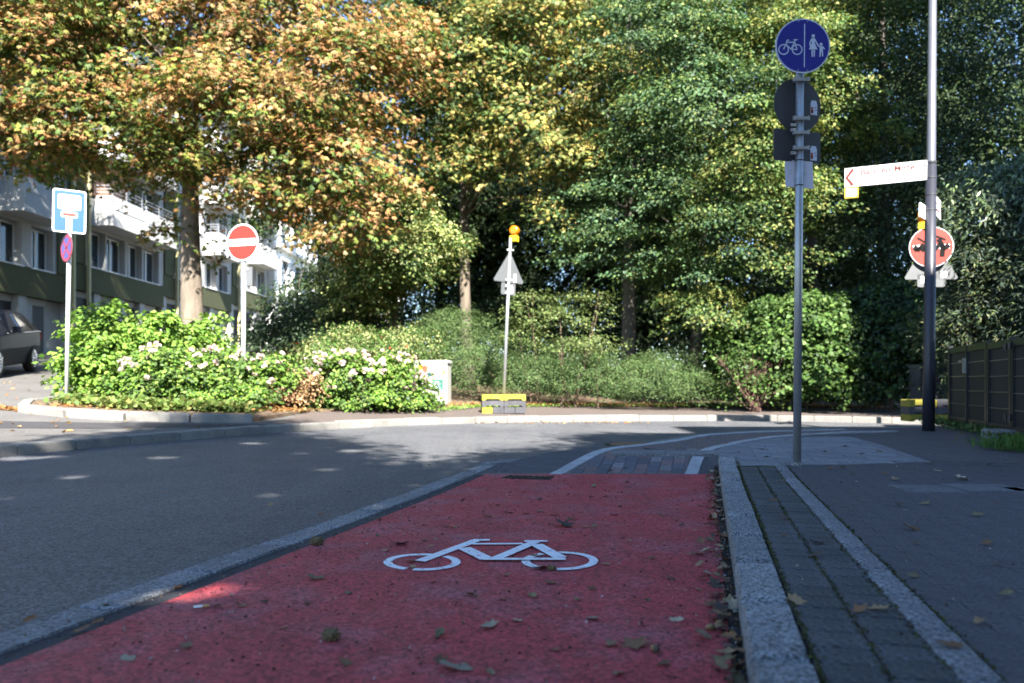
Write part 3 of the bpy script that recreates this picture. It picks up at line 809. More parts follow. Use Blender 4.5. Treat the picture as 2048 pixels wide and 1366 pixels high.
# --- the blue path sign on the near pole
p = G(1594, 931, .1)
Yb = p.y; ppm = F / Yb
post = thing('path_sign_post', 'grey steel post with round blue cycle and pedestrian sign, standing on pale slabs', 'sign post', p)
post.rotation_euler = (0, R(.42), 0)
zt = lambda py: (HOR - py) / ppm + ZC - p.z
MB().tube([(0, 0, -.05), (0, 0, zt(60))], .030, 18).build('pole', M_steel, post, smooth=True)
MB().tube([(0, 0, -.01), (0, 0, .025)], .045, 16).build('collar', M_gut, post, smooth=True)
MB().tube([(0, 0, zt(60)), (0, 0, zt(60) + .012)], .033, 16).build('cap', M_black, post)
Md = T((0, -.05, zt(98)))
dk = plate('blue_disc', circle(.210, 56), -.004, .004, M_swh2, post, Md); dk['label'] = 'round blue sign with bicycle left and adult with child right'
flat('blue_field', [circle(.2, 56)], -.0055, M_blue, dk, Md)
flat('divider', [[(-.003 + .012, -.165), (.004 + .012, -.165), (.004 + .012, .168), (-.003 + .012, .168)]], -.0068, M_swh2, dk, Md)
flat('bicycle_symbol', bike_icon(.098), -.0070, M_swh2, dk, Md @ T((-.096, 0, -.030)))
ped = []
ped.append(circle(.0135, 14, .079, .075))
ped.append([(.066, .058), (.092, .058), (.090, .022), (.112, -.028), (.046, -.028), (.068, .022)])
ped += stroke2d([(.068, .052), (.054, .022), (.056, -.004)], .010) + stroke2d([(.090, .052), (.106, .020), (.122, -.002)], .010)
ped += [[(.066, -.030), (.077, -.030), (.076, -.085), (.067, -.085)], [(.082, -.030), (.093, -.030), (.092, -.085), (.083, -.085)]]
ped.append(circle(.0115, 12, .140, .012))
ped.append([(.130, -.002), (.152, -.002), (.154, -.042), (.128, -.042)])
ped += stroke2d([(.132, -.006), (.120, -.004)], .009) + stroke2d([(.150, -.004), (.166, -.026)], .009)
ped += [[(.129, -.042), (.140, -.042), (.136, -.085), (.127, -.085)], [(.143, -.042), (.154, -.042), (.157, -.082), (.148, -.082)]]
flat('adult_and_child_symbol', ped, -.0072, M_swh2, dk, Md)
for x in (-.035, .035):
    for z in (-.187, .187): MB().tube([(x, -.0085, z), (x, -.004, z)], .005, 8).build('bolt', M_steel, dk, M=Md)
a38 = R(15)
Mr = T((0, .045, zt(207))) @ RZ(a38)
rd = plate('rear_disc', circle(.21, 48), -.003, .003, M_sdark, post, Mr); rd['label'] = 'dark back of a round sign with a small sticker'
M_orp = mat('sticker_orange', (.34, .08, .035), .6); M_blk = mat('sticker_shadow_black', (.006, .006, .006), .7, spec=.1)
def carton(parent, Mx):
    flat('sticker', [[(-.03, -.055), (.03, -.055), (.03, .035), (.022, .048), (.022, .058), (-.022, .058), (-.022, .048), (-.03, .035)]], -.0045, M_swh2, parent, Mx)
    flat('sticker_print', [[(-.027, -.045), (-.006, -.045), (-.006, .005), (-.027, .005)]], -.0056, M_orp, parent, Mx)
    flat('sticker_print', [circle(.008, 10, -.016, -.028), [(.008, .0), (.018, 0), (.018, .006), (.008, .006)], [(.010, -.02), (.024, -.02), (.024, -.016), (.010, -.016)]], -.0066, M_blk, parent, Mx)
carton(rd, Mr @ T((.145, 0, -.005)))
Mq = T((0, .045, zt(289))) @ RZ(a38)
rq = plate('rear_plate', rrect(.42, .245, .02), -.003, .003, M_sdark, post, Mq); rq['label'] = 'dark back of a rectangular sign plate with a small sticker'
carton(rq, Mq @ T((.145, 0, -.045)))
for py in (163, 240, 268, 299): clamp(post, T((0, 0, zt(py))) @ RZ(0))
for py in (252, 262, 308): MB().box(-.075, -.035, -.03, -.012, zt(py) - .012, zt(py) + .012).build('bracket', M_steel, post)
np_ = MB(); Mn = T((0, .038, zt(345))) @ RZ(R(8))
pg = plate('paper_notice', [(-.105, .105), (.125, .10), (.135, -.11), (-.095, -.105)], -.002, .002, M_paper, post, Mn)
flat('print', [[(-.075, .02), (-.035, .02), (-.035, .024), (-.075, .024)], [(-.07, .0), (-.045, .0), (-.045, .004), (-.07, .004)], [(.05, -.005), (.075, -.005), (.075, .0), (.05, .0)], [(.05, .012), (.07, .012), (.07, .016), (.05, .016)]], -.003, MATS['galvanised_steel'], pg, Mn)
for py in (321, 371): MB().tube([(0, 0, zt(py) - .003), (0, 0, zt(py) + .003)], .034, 14).build('cable_tie', M_black, post, M=RX(R(6)) if False else None)

# --- lamp post with cycle-route finger boards
p = G(1857, 861, .1); ppl = F / p.y
lamp = thing('street_lamp', 'tall grey lamp post carrying white cycle route finger boards by the fence', 'street lamp', p)
lamp.rotation_euler = (0, R(.55), 0)
zl = lambda py: (HOR - py) / ppl + ZC - p.z
MB().tube([(0, 0, -.05), (0, 0, 0.9), (0, 0, zl(330))], [.076, .072, .064], 20).build('pole', M_lamp, lamp, smooth=True)
MB().tube([(0, 0, zl(330)), (0, 0, zl(322)), (0, 0, 8.2)], [.0638, .056, .036], 20).build('upper_pole', mat('lamp_post_lit_metal', (.16, .16, .18), .35, metal=.5, var=.1, scale=6), lamp, smooth=True)  # lower pole coloured dark for its shade, this upper length paler as sunlit
for py in (325, 356, 390, 420): MB().tube([(0, 0, zl(py) - .006), (0, 0, zl(py) + .006)], .070 if py > 330 else .067, 16).build('band', M_sdark, lamp)
MB().box(-.03, .03, -.075, -.06, .7, 1.15).build('service_door', M_lamp, lamp)
hd = MB(); hd.prism([(-.1, 0), (.55, .04), (.6, .1), (.5, .16), (-.1, .12)], -.13, .13); hd.build('lamp_head', M_lamp, lamp, M=T((0, 0, 8.15)) @ RZ(R(150)))
Mf = T((-.065, -.02, zl(341))) @ RZ(R(-25))   # board hangs to the left, far end further away
fb = plate('finger_board', [(0, -.125), (0, .125), (-.97, .125), (-.97, -.125)], -.012, .012, M_swhite, lamp, Mf); fb['label'] = 'white finger board pointing left with red chevron and lettering'
flat('chevron', stroke2d([(-.865, .110), (-.945, 0), (-.870, -.110)], .045), -.0135, M_txt, fb, Mf)
flat('bicycle_symbol', bike_icon(.035), -.0135, M_txt, fb, Mf @ T((-.82, 0, -.01)))
TX = lambda x, z, yy=-.0135: Mf @ T((x, yy, z)) @ RX(R(90))
text_mesh('lettering', 'Barmen-Mitte', .115, M_txt, fb, TX(-.78, .02))
text_mesh('distance', '1,1', .10, M_txt, fb, TX(-.125, .025))
Mp = T((-.065, -.02, zl(341))) @ RZ(R(-25))
yp = plate('route_plate', [(-.97, -.275), (-.80, -.275), (-.80, -.133), (-.97, -.133)], -.006, .006, M_yellow, lamp, Mp)
flat('route_field', [[(-.95, -.252), (-.82, -.252), (-.82, -.15), (-.95, -.15)]], -.0072, M_swhite, yp, Mp)
Mg = T((.06, .02, zl(409))) @ RZ(R(52))
g2 = plate('finger_board', [(0, -.125), (.40, -.125), (.40, .125), (0, .125)], -.012, .012, M_swhite, lamp, Mg); g2['label'] = 'white finger board pointing away to the right'
flat('lettering', [[(.06, .03), (.28, .03), (.28, .05), (.06, .05)], [(.06, -.06), (.30, -.06), (.30, -.03), (.06, -.03)]], -.0135, M_txt, g2, Mg)
flat('chevron', stroke2d([(.34, .10), (.385, 0), (.34, -.10)], .02), -.0135, M_txt, g2, Mg)
Mh = T((-.02, .07, zl(425))) @ RZ(R(48))
g3 = plate('finger_board', [(-.30, -.09), (0, -.09), (0, .09), (-.30, .09)], -.010, .010, M_swhite, lamp, Mh); g3['label'] = 'short white board edge behind the lamp post'

# --- temporary triangle sign on rubber feet (mid distance)
def foot_stack(parent, rows, zs=.115):
    for k, cols in enumerate(rows):
        z = k * zs; n_ = len(cols); wd = .80
        for i, c in enumerate(cols):
            x0 = -wd / 2 + wd * i / n_; x1 = -wd / 2 + wd * (i + 1) / n_
            m = M_yfoot if c == 'y' else M_gfoot
            mb = MB(); mb.prism([(x0 + .004, z), (x0 + .06, z), (x0 + .09, z + .028), (x1 - .09, z + .028), (x1 - .06, z), (x1 - .004, z), (x1 - .004, z + zs - .014), (x1 - .02, z + zs - .003), (x0 + .02, z + zs - .003), (x0 + .004, z + zs - .014)] if x1 - x0 > .24 else
                               [(x0 + .004, z), (x1 - .004, z), (x1 - .004, z + zs - .014), (x1 - .015, z + zs - .003), (x0 + .015, z + zs - .003), (x0 + .004, z + zs - .014)], -.20 + .006 * (k % 2), .20 - .006 * (k % 2))
            mb.build('foot_plate', m, parent)
p = P(1006, 824, 13.9); p.z = H(p.x, p.y) + .102
ts = thing('temporary_sign', 'leaning triangle sign seen from behind with orange beacon on yellow grey feet', 'road sign', p, R(6))
foot_stack(ts, ['yggg', 'gg', 'yy'])
pp_ = F / p.y; zz = lambda py: (HOR - py) / pp_ + ZC - p.z
lean = RY(R(2.5))
MB().tube([(.0, 0, .05), (.0, 0, zz(476))], .030, 14).build('pole', M_steel, ts, smooth=True, M=lean)
tri = lambda s_, r: [(q[0], q[1]) for q in (lambda P3: [q2 for i in range(3) for q2 in [(Vector(P3[i]) + (Vector(P3[i - 1]) - Vector(P3[i])).normalized() * r)[:], (Vector(P3[i]) + (Vector(P3[(i + 1) % 3]) - Vector(P3[i])).normalized() * r)[:]]])([(-s_ / 2, -s_ * .289), (s_ / 2, -s_ * .289), (0, s_ * .577)])]
Mt = lean @ T((0.0, .036, zz(543))) @ RZ(R(24))
tp = plate('triangle_plate', tri(.66, .035), -.003, .003, M_sback, ts, Mt)
M_stk = mat('sticker_cream', (.75, .66, .55), .7)
flat('sticker', [rrect(.055, .15, .02, .13, -.10)], -.0045, M_stk, tp, Mt)
Mu = lean @ T((.0, .036, zz(577))) @ RZ(R(24))
tq = plate('lower_plate', rrect(.30, .22, .03), -.003, .003, M_sback, ts, Mu)
flat('sticker', [rrect(.06, .11, .01, .075, -.01)], -.0045, M_stk, tq, Mu)
for py in (500, 560, 572, 586): clamp(ts, lean @ T((0, 0, zz(py))))
def beacon(parent, Mx, r=.09):
    bx = MB().cbox(-.075, .075, -.05, .05, -.115, 0, .012).build('battery_box', M_yellow, parent, M=Mx)
    mb = MB(); prof = [(-.055, .6), (-.05, .95), (-.02, 1.0), (.02, 1.0), (.05, .95), (.065, .7), (.07, .3)]
    mb.tube([(0, y, .09) for y, _ in prof], [r * k for _, k in prof], 24)
    mb.build('beacon_lens', M_orange, parent, smooth=True, M=Mx)
    MB().box(-.02, .02, -.02, .02, -.003, .02).build('neck', M_black, parent, M=Mx)
beacon(ts, lean @ T((.065, .0, zz(470))) @ RZ(R(-35)))

# --- dead end sign with a small no-stopping disc
p = P(133, 806, 11.4); p.z = soilz(p.x, p.y)
ds = thing('dead_end_sign', 'blue dead end sign on a white post at the corner of the planted island', 'road sign', p)
pd = F / p.y; zd = lambda py: (HOR - py) / pd + ZC - p.z
ds.rotation_euler = (0, R(1.0), 0)
M_wpost = mat('post_aluminium', (.60, .61, .62), .5, metal=.25, var=.06, scale=8)
MB().tube([(0, 0, -.1), (0, 0, zd(388))], .030, 14).build('post', M_wpost, ds, smooth=True)
Me = T((.02, -.045, zd(424))) @ RZ(R(28))
dp = plate('sign_plate', rrect(.435, .64, .035), -.003, .003, M_swhite, ds, Me)
flat('blue_field', [rrect(.392, .602, .02)], -.0045, M_sblue, dp, Me)
flat('road_symbol', [[(-.155, .235), (.15, .235), (.15, .03), (.025, .03), (.025, -.2925), (-.045, -.2925), (-.045, .03), (-.155, .03)] if False else rrect(.30, .22, .03, 0, .135), [(-.04, -.29), (.035, -.29), (.035, -.06), (-.04, -.06)], [(-.03, -.02), (.03, -.02), (.03, .03), (-.03, .03)], rrect(.215, .084, .02, .0, -.05)], -.0058, M_swhite, dp, Me)
flat('red_bar', [rrect(.175, .046, .002, .0, -.05)], -.0070, M_sred, dp, Me)
flat('scratch', stroke2d([(-.07, .16), (-.095, .15), (-.09, .12), (-.075, .105)], .012), -.0070, M_blk, dp, Me)
Ms = T((-.015, -.036, zd(497))) @ RZ(R(-38))
sd_ = plate('no_stopping_disc', circle(.205, 36), -.003, .003, M_sback, ds, Ms)
for sgn in (1, -1):
    pass
flat('red_ring', [circle(.205, 36)], -.0045, M_sred2, sd_, Ms)
flat('blue_field', [circle(.155, 36)], -.0058, mat('sign_violet', (.05, .045, .20), .45), sd_, Ms)
flat('red_cross', stroke2d([(-.11, -.11), (.11, .11)], .05) + stroke2d([(-.11, .11), (.11, -.11)], .05), -.0070, M_sred2, sd_, Ms)

# --- no entry sign in the roses
p = P(487, 795, 12.4); p.z = soilz(p.x, p.y)
ne = thing('no_entry_sign', 'red no entry disc on a white post among the pink roses', 'road sign', p)
pn = F / p.y; zn = lambda py: (HOR - py) / pn + ZC - p.z
MB().tube([(0, 0, -.1), (0, 0, zn(455))], .036, 14).build('post', M_wpost, ne, smooth=True)
Mm = T((0, -.05, zn(486))) @ RZ(R(-16))
nd = plate('disc', circle(.30, 48), -.003, .003, M_swhite, ne, Mm)
flat('red_field', [circle(.278, 48)], -.0045, M_sred, nd, Mm)
flat('white_bar', [[(-.245, -.055), (.245, -.055), (.245, .055), (-.245, .055)]], -.0058, M_swhite, nd, Mm)
MB().box(.05, .15, -.02, .06, zn(572), zn(534)).build('rear_box', M_sbl, ne)
MB().box(.0, .09, -.03, .03, zn(541), zn(536)).build('bracket', M_steel, ne)

# --- second temporary sign with a no entry disc, behind the lamp post
p = P(1864, 853, 11.9); p.z = H(p.x, p.y) + .10
t2 = thing('temporary_no_entry', 'red no entry disc with triangle plate behind the lamp post', 'road sign', p, R(-8))
foot_stack(t2, ['yy', 'gg', 'yg'])
p2_ = F / p.y; z2 = lambda py: (HOR - py) / p2_ + ZC - p.z
MB().tube([(0, 0, .05), (0, 0, z2(452))], .030, 14).build('pole', M_steel, t2, smooth=True)
Mk = T((-.03, -.05, z2(495))) @ RZ(R(-6))
k1 = plate('disc', circle(.315, 48), -.003, .003, M_swhite, t2, Mk)
flat('red_field', [circle(.307, 48)], -.0045, mat('sign_bright_red', (.24, .018, .009), .45), k1, Mk)
flat('white_bar', [[(-.26, -.035), (.26, -.035), (.26, .035), (-.26, .035)]], -.0058, M_swhite, k1, Mk)
flat('leaf_shadow', stroke2d([(-.25, .01), (-.18, -.035), (-.13, .03), (-.07, -.06), (-.02, .02), (.05, -.04), (.12, .03), (.18, -.03), (.25, .02)], .085) + stroke2d([(.10, .12), (.16, .0), (.15, -.16)], .07) + stroke2d([(-.2, .15), (-.1, .08), (-.05, .14)], .03) + stroke2d([(-.24, -.05), (-.16, -.02), (-.10, -.06)], .05) + stroke2d([(.05, .17), (.2, .10)], .03), -.007, M_blk, k1, Mk)  # leaf shadows painted as black strokes across the bar
Mt2 = T((0, .036, z2(527))) @ RZ(R(4))
k2 = plate('triangle_plate', tri(.84, .035), -.003, .003, M_sbl, t2, Mt2)
flat('sticker', [rrect(.09, .10, .02, .19, -.17)], -.0045, M_swhite, k2, Mt2)
Mt3 = T((0, .036, z2(560))) @ RZ(R(4))
k3 = plate('lower_plate', rrect(.42, .21, .03), -.003, .003, M_sbl, t2, Mt3)
flat('sticker', [rrect(.07, .11, .01, -.12, .01)], -.0045, M_swhite, k3, Mt3)
beacon(t2, T((-.13, .02, z2(444))) @ RZ(R(60)))

# ================================================================== CABINETS
M_cab = mat('cabinet_white', (.36, .355, .33), .6, var=.06, scale=5, tint2=(.17, .15, .115), t2scale=4, t2lo=.6, t2hi=.8)
p = P(866, 800, 15.2); p.z = H(p.x, p.y) + .12
cb_ = thing('utility_cabinet', 'white utility cabinet with green notice and painted flowers in the hedge', 'cabinet', p, R(-8))
body = MB().box(-.33, .33, -.18, .18, .0, .80).build('body', M_cab, cb_)
MB().cbox(-.35, .35, -.20, .20, .801, .86, .02).build('lid', M_cab, cb_)
MB().box(-.32, .32, -.17, .17, -.12, -.001).build('plinth', mat('cabinet_plinth', (.35, .30, .24), .8, var=.2, scale=8), cb_)
MB().box(-.002, .002, -.184, -.180, .03, .79).build('door_seam', M_sback, body)
Mc = T((0, -.18, 0))
M_green = mat('notice_green', (.018, .115, .075), .6, var=.15, scale=20)
flat('green_notice', [[(.03, .28), (.25, .28), (.25, .48), (.03, .48)]], -.002, M_green, body, Mc)
flat('notice_lines', [[(.06, .31 + .04 * i), (.20 - .03 * (i % 2), .31 + .04 * i), (.20 - .03 * (i % 2), .318 + .04 * i), (.06, .318 + .04 * i)] for i in range(4)], -.0032, M_swhite, body, Mc)
def flower_painting(x, z, r, c):
    flat('painted_flower', [circle(r * .55, 10, x + r * .6 * math.cos(a), z + r * .6 * math.sin(a)) for a in (0.3, 1.55, 2.8, 4.1, 5.3)], -.002, c, body, Mc)
for x, z, r, c in ((-.12, .70, .06, M_orp), (-.21, .73, .05, M_yellow), (-.27, .62, .06, M_green), (-.15, .60, .03, M_blue), (.26, .62, .03, M_yellow), (.22, .12, .03, M_yellow), (-.02, .58, .04, M_sblue)): flower_painting(x, z, r, c)
M_cols = [M_sred, M_sblue, M_yellow, M_swhite, M_green, M_orp, mat('paint_magenta', (.45, .03, .25), .6)]
p = P(1861, 828, 13.6); p.z = H(p.x, p.y) + .10
c2 = thing('painted_box', 'dark box painted with bright coloured patches half hidden behind the lamp post', 'cabinet', p, R(5))
b2 = MB().box(-.29, .29, -.16, .16, 0, .86).build('body', mat('box_dark', (.02, .025, .04), .6, var=.2, scale=5), c2)
MB().cbox(-.31, .31, -.18, .18, .861, .92, .02).build('lid', M_sdark, c2)
rr_ = random.Random(5)
for i in range(46):
    x = rr_.uniform(-.26, .26); z = rr_.uniform(.1, .72); r_ = rr_.uniform(.02, .05); n_ = rr_.choice((3, 4, 5, 6)); a0 = rr_.uniform(0, 6)
    flat('painted_patch', [[(x + r_ * math.cos(a0 + 6.283 * k / n_) * rr_.uniform(.7, 1.2), z + r_ * math.sin(a0 + 6.283 * k / n_)) for k in range(n_)]], -.162 - .0004 * i, rr_.choice(M_cols), b2, T((0, 0, 0)))

# ================================================================== GATE / FENCE
M_anth = mat('anthracite_frame', (.020, .021, .025), .38, metal=.15, spec=.45, var=.08, scale=6)
M_mesh = mat('black_mesh_panel', (.013, .013, .016), .75, var=.15, scale=40)
M_wire = mat('gate_wire', (.30, .27, .22), .4, metal=.6)
fd = Vector((-.284, -.959)); F0 = Vector((6.35, 11.0)); fn = Vector((fd.y, -fd.x))
FZ = H(6.35, 11) + .11
fence = thing('garden_gate', 'anthracite garden gate and fence of dark panels with thin horizontal wires', 'fence', (F0.x, F0.y, FZ), math.atan2(fd.y, fd.x))
# local x runs along the gate towards the camera, local -y faces the street
LX = [0, .86, 1.70, 2.57, 3.45, 4.32, 5.2, 6.1]
for i, x in enumerate(LX):
    mull = i in (1,)
    wd = .018 if mull else .035
    hgt = 1.10 + .035 * (0 if mull else 1)
    pz_ = lambda q: H(F0.x + fd.x * q, F0.y + fd.y * q) + .105 - FZ
    MB().box(x - wd, x + wd, -.03, .03, pz_(x) - .08, pz_(x) + hgt).build('post', M_anth, fence)
    if not mull and 0 < i < 7: MB().box(x + wd + .012, x + wd + .05, -.026, .026, pz_(x) + .04, pz_(x) + 1.08).build('leaf_stile', M_anth, fence)
for i, (a, b) in enumerate(zip(LX, LX[1:])):
    x0, x1 = a + .052 if i else a + .04, b - .04
    z0 = (pz_(a) + pz_(b)) / 2 + .08
    MB().box(x0, x1, .004, .016, z0 + .02, z0 + .96).build('mesh_panel', M_mesh, fence)
    MB().box(x0, x1, -.022, .022, z0 + .95, z0 + 1.03).build('top_rail', M_anth, fence)
    MB().box(x0, x1, -.022, .022, z0 - .03, z0 + .05).build('bottom_rail', M_anth, fence)
    for k in range(4):
        MB().tube([(x0 - .01, -.004, z0 + .235 + .19 * k), (x1 + .01, -.004, z0 + .235 + .19 * k)], .005, 6).build('wire', M_wire, fence)
for x, z in ((2.50, .90), (2.50, .10), (2.64, .90), (2.64, .10)): MB().tube([(x, -.05, z + .05), (x, -.05, z + .12)], .02, 10).build('hinge', M_anth, fence)
MB().box(.82, .89, -.06, -.03, .72, .92).box(.72, .88, -.085, -.065, .87, .895).build('handle', M_steel, fence)
MB().cbox(2.35, 2.75, -.25, .05, -.12, .05, .02).build('footing', M_gut, fence)

# ================================================================== PARKED CAR
M_car = mat('car_black', (.003, .0035, .007), .42, spec=.3)
M_car.node_tree.nodes['Principled BSDF'].inputs['IOR'].default_value = 1.22
M_carg = mat('car_glass', (.008, .014, .016), .06, spec=.4)
M_tyre = mat('tyre', (.018, .018, .018), .85, var=.2, scale=20)
M_rim = mat('alloy_rim', (.45, .44, .43), .35, metal=.7)
M_tail = mat('tail_light', (.35, .01, .01), .2)
M_chrome = mat('chrome_trim', (.6, .6, .62), .2, metal=.9)
rear = P(62, 757, 18.6); fa = Vector((.31, -.95, 0)).normalized()
cx = Vector((rear.x, rear.y, 0)) - Vector((fa.y, -fa.x, 0)) * 0
rear.z = H(rear.x, rear.y) + .096
slope = (H(rear.x + fa.x * 2.6, rear.y + fa.y * 2.6) - H(rear.x, rear.y)) / 2.6
car = thing('parked_car', 'black estate car parked before the garages, half out of frame on the left', 'car', rear)
# local frame: +x forwards, +y to the car's left; the visible left flank's wheels touch at y = 0
ang = math.atan2(fa.y, fa.x); car.rotation_euler = (0, -math.atan(slope), ang)
WD = 1.78
yc = -WD / 2 + .06
def ring(x, zb, zs, zr, hb, hs, hr):
    """cross section: sill, shoulder and roof half-widths"""
    return [(x, yc - hb, zb), (x, yc - hs, zs * .55 + zb * .45), (x, yc - hs, zs), (x, yc - hr, zr - .03), (x, yc - hr * .8, zr), (x, yc + hr * .8, zr), (x, yc + hr, zr - .03), (x, yc + hs, zs), (x, yc + hs, zs * .55 + zb * .45), (x, yc + hb, zb)]
secs = [(-.88, .40, .86, .92, .66, .70, .62), (-.82, .30, .95, 1.02, .78, .84, .62), (-.62, .24, .98, 1.34, .82, .89, .58), (-.25, .22, .98, 1.44, .84, .90, .60), (.5, .22, .96, 1.49, .84, .90, .62), (1.2, .22, .94, 1.48, .84, .90, .62),
        (1.75, .22, .93, 1.34, .84, .90, .60), (2.35, .22, .92, 1.00, .84, .89, .70), (3.0, .24, .86, .92, .82, .86, .68), (3.4, .30, .74, .80, .72, .78, .6)]
mb = MB(); rg = [ring(*s_) for s_ in secs]; n_ = 10
mb.add([q for r_ in rg for q in r_], [(i * n_ + k, i * n_ + (k + 1) % n_, (i + 1) * n_ + (k + 1) % n_, (i + 1) * n_ + k) for i in range(len(rg) - 1) for k in range(n_)] + [tuple(range(n_)), tuple((len(rg) - 1) * n_ + k for k in range(n_))])
cbody = mb.build('body', M_car, car, smooth=False)
sub = cbody.modifiers.new('bevel', 'BEVEL'); sub.width = .04; sub.segments = 2; sub.limit_method = 'ANGLE'; sub.angle_limit = R(20)
def side_pane(x0, x1, i0, name='side_window'):
    def at(x, t):
        for a, b in zip(secs, secs[1:]):
            if a[0] <= x <= b[0]:
                k = (x - a[0]) / (b[0] - a[0]); zs, zr, hs, hr = (a[j] + (b[j] - a[j]) * k for j in (2, 3, 5, 6)); break
        return Vector((x, yc + hs + (hr - hs) * t + .006, zs + (zr - .03 - zs) * t))
    mb = MB(); q = [at(x0, .08), at(x1, .08), at(x1, .86), at(x0, .86)]
    mb.add(q + [v - Vector((0, .02, 0)) for v in q], [(0, 1, 2, 3), (7, 6, 5, 4), (0, 4, 5, 1), (1, 5, 6, 2), (2, 6, 7, 3), (3, 7, 4, 0)])
    mb.build(name, M_carg, car)
side_pane(-.52, -.12, 0, 'quarter_window'); side_pane(-.04, .78, 0); side_pane(.88, 1.62, 0)
MB().tube([(-.55, yc + .915, .985), (2.0, yc + .915, .945)], .012, 6).build('window_trim', M_chrome, car)
for y in (yc + .81, yc - .81):
    MB().tube([(-.87, y, .78), (-.70, y + .05 * (1 if y > yc else -1), .92)], .05, 8).build('tail_light', M_tail, car)
MB().cbox(1.45, 1.65, yc + .90, yc + 1.08, .96, 1.10, .02).build('mirror', M_car, car)
MB().box(-.90, -.87, yc - .25, yc + .25, .55, .66).build('number_plate', M_swhite, car)
def wheel(x, y):
    wb_ = MB(); prof = [(-.1, .30), (-.09, .325), (.0, .33), (.09, .325), (.1, .30)]
    wb_.tube([(x, y + a, .33) for a, _ in prof], [r_ for _, r_ in prof], 28)
    t_ = wb_.build('wheel', M_tyre, car, smooth=True)
    sg = 1 if y > yc else -1
    rm = MB(); rm.tube([(x, y + .1 * sg, .33), (x, y + .108 * sg, .33)], .215, 24)
    rm.build('rim', M_rim, t_)
    sp = MB()
    for k in range(5):
        a = k * 6.283 / 5; sp.tube([(x + .05 * math.cos(a), y + .115 * sg, .33 + .05 * math.sin(a)), (x + .19 * math.cos(a), y + .112 * sg, .33 + .19 * math.sin(a))], .018, 6)
    sp.build('spokes', M_chrome, t_)
for x in (0, 2.62):
    for y in (yc + .81, yc - .81): wheel(x, y)
# ================================================================== VEGETATION
M_leaf = leafmat('leaf', .55, .30, .28)
M_gloss = leafmat('leaf_glossy', .36, .22, .55)
M_matte = leafmat('leaf_matte', .7, .30, .25)
M_bark = mat('bark', (.085, .068, .05), .9, col2=(.19, .155, .12), scale=5, bump=2.5, bscale=16, streak=(1, 1, .25))
M_bark2 = mat('bark_dark', (.07, .06, .05), .9, col2=(.14, .12, .10), scale=5, bump=2, bscale=18, streak=(1, 1, .25))
M_twig = mat('twig', (.085, .058, .036), .8, var=.2, scale=10)

ORANGE = [((.31, .165, .065), 3), ((.36, .22, .095), 3), ((.25, .115, .045), 1.4), ((.28, .225, .085), 2.0)]
YGREEN = [((.165, .19, .04), 3), ((.10, .155, .034), 3), ((.22, .20, .05), 1.3), ((.05, .09, .025), 2)]
YELLOW = [((.34, .285, .080), 3), ((.285, .27, .078), 3), ((.34, .21, .08), 1), ((.19, .215, .06), 2)]
GREEN = [((.070, .118, .034), 3), ((.098, .155, .044), 3), ((.048, .088, .03), 2), ((.15, .175, .052), .9)]
COOL = [((.056, .108, .052), 3), ((.082, .142, .064), 3), ((.040, .080, .040), 2), ((.125, .185, .08), 1.2)]
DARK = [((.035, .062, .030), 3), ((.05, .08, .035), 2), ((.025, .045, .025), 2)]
BRIGHT = [((.13, .23, .035), 3), ((.17, .28, .05), 2), ((.09, .17, .03), 2), ((.22, .30, .07), .8)]
IVY = [((.065, .118, .028), 3), ((.092, .158, .038), 2), ((.045, .085, .024), 2)]
JUNI = [((.075, .125, .042), 3), ((.105, .16, .055), 2), ((.05, .09, .032), 2), ((.15, .185, .075), .7)]
DRY = [((.34, .21, .11), 3), ((.42, .28, .15), 2), ((.25, .15, .08), 2)]
GREY = [((.085, .12, .075), 3), ((.12, .15, .10), 2), ((.06, .09, .055), 2)]

def lob(px, py, Y, rxp, rzp, ry, wt=1.0):
    c = P(px, py, Y); return (c.x, c.y, c.z, rxp / F * Y, ry, rzp / F * Y, wt)
def rel(lobes, o): return [(l[0] - o[0], l[1] - o[1], l[2] - o[2], *l[3:]) for l in lobes]

def tree(name, label, base, height, r0, lobes, rng, n_spray, per, sr, L, W, pal, mat_=None, bark=None, cat='tree', group=None, n_limb=12, lean=(0, 0), **kw):
    t = thing(name, label, cat, base, group=group)
    lb = rel(lobes, base)
    targets = []
    for i in range(n_limb):
        l = lb[i % len(lb)]; d = rng.normal(size=3); d /= np.linalg.norm(d); d[2] = abs(d[2]) * .4
        q = (l[0] + d[0] * l[3] * .75, l[1] + d[1] * l[4] * .75, l[2] + d[2] * l[5] * .6)
        ts = min(.97, max(.48, (q[2] - .9 - .25 * math.hypot(q[0], q[1])) / height)); targets.append((q, ts))
    trunk_mesh('trunk', rng, (0, 0, -.15), (lean[0], lean[1], height), r0, r0 * .25, targets, bark or M_bark, t, limb_r=.28)
    me = foliage(name + '_crown', rng, lb, n_spray, per, sr, L, W, pal, **kw)
    link('crown', me, mat_ or M_leaf, t)
    return t
rg_ = lambda s: np.random.default_rng(s)
gb = lambda x, y, dz=.12: (x, y, H(x, y) + dz)

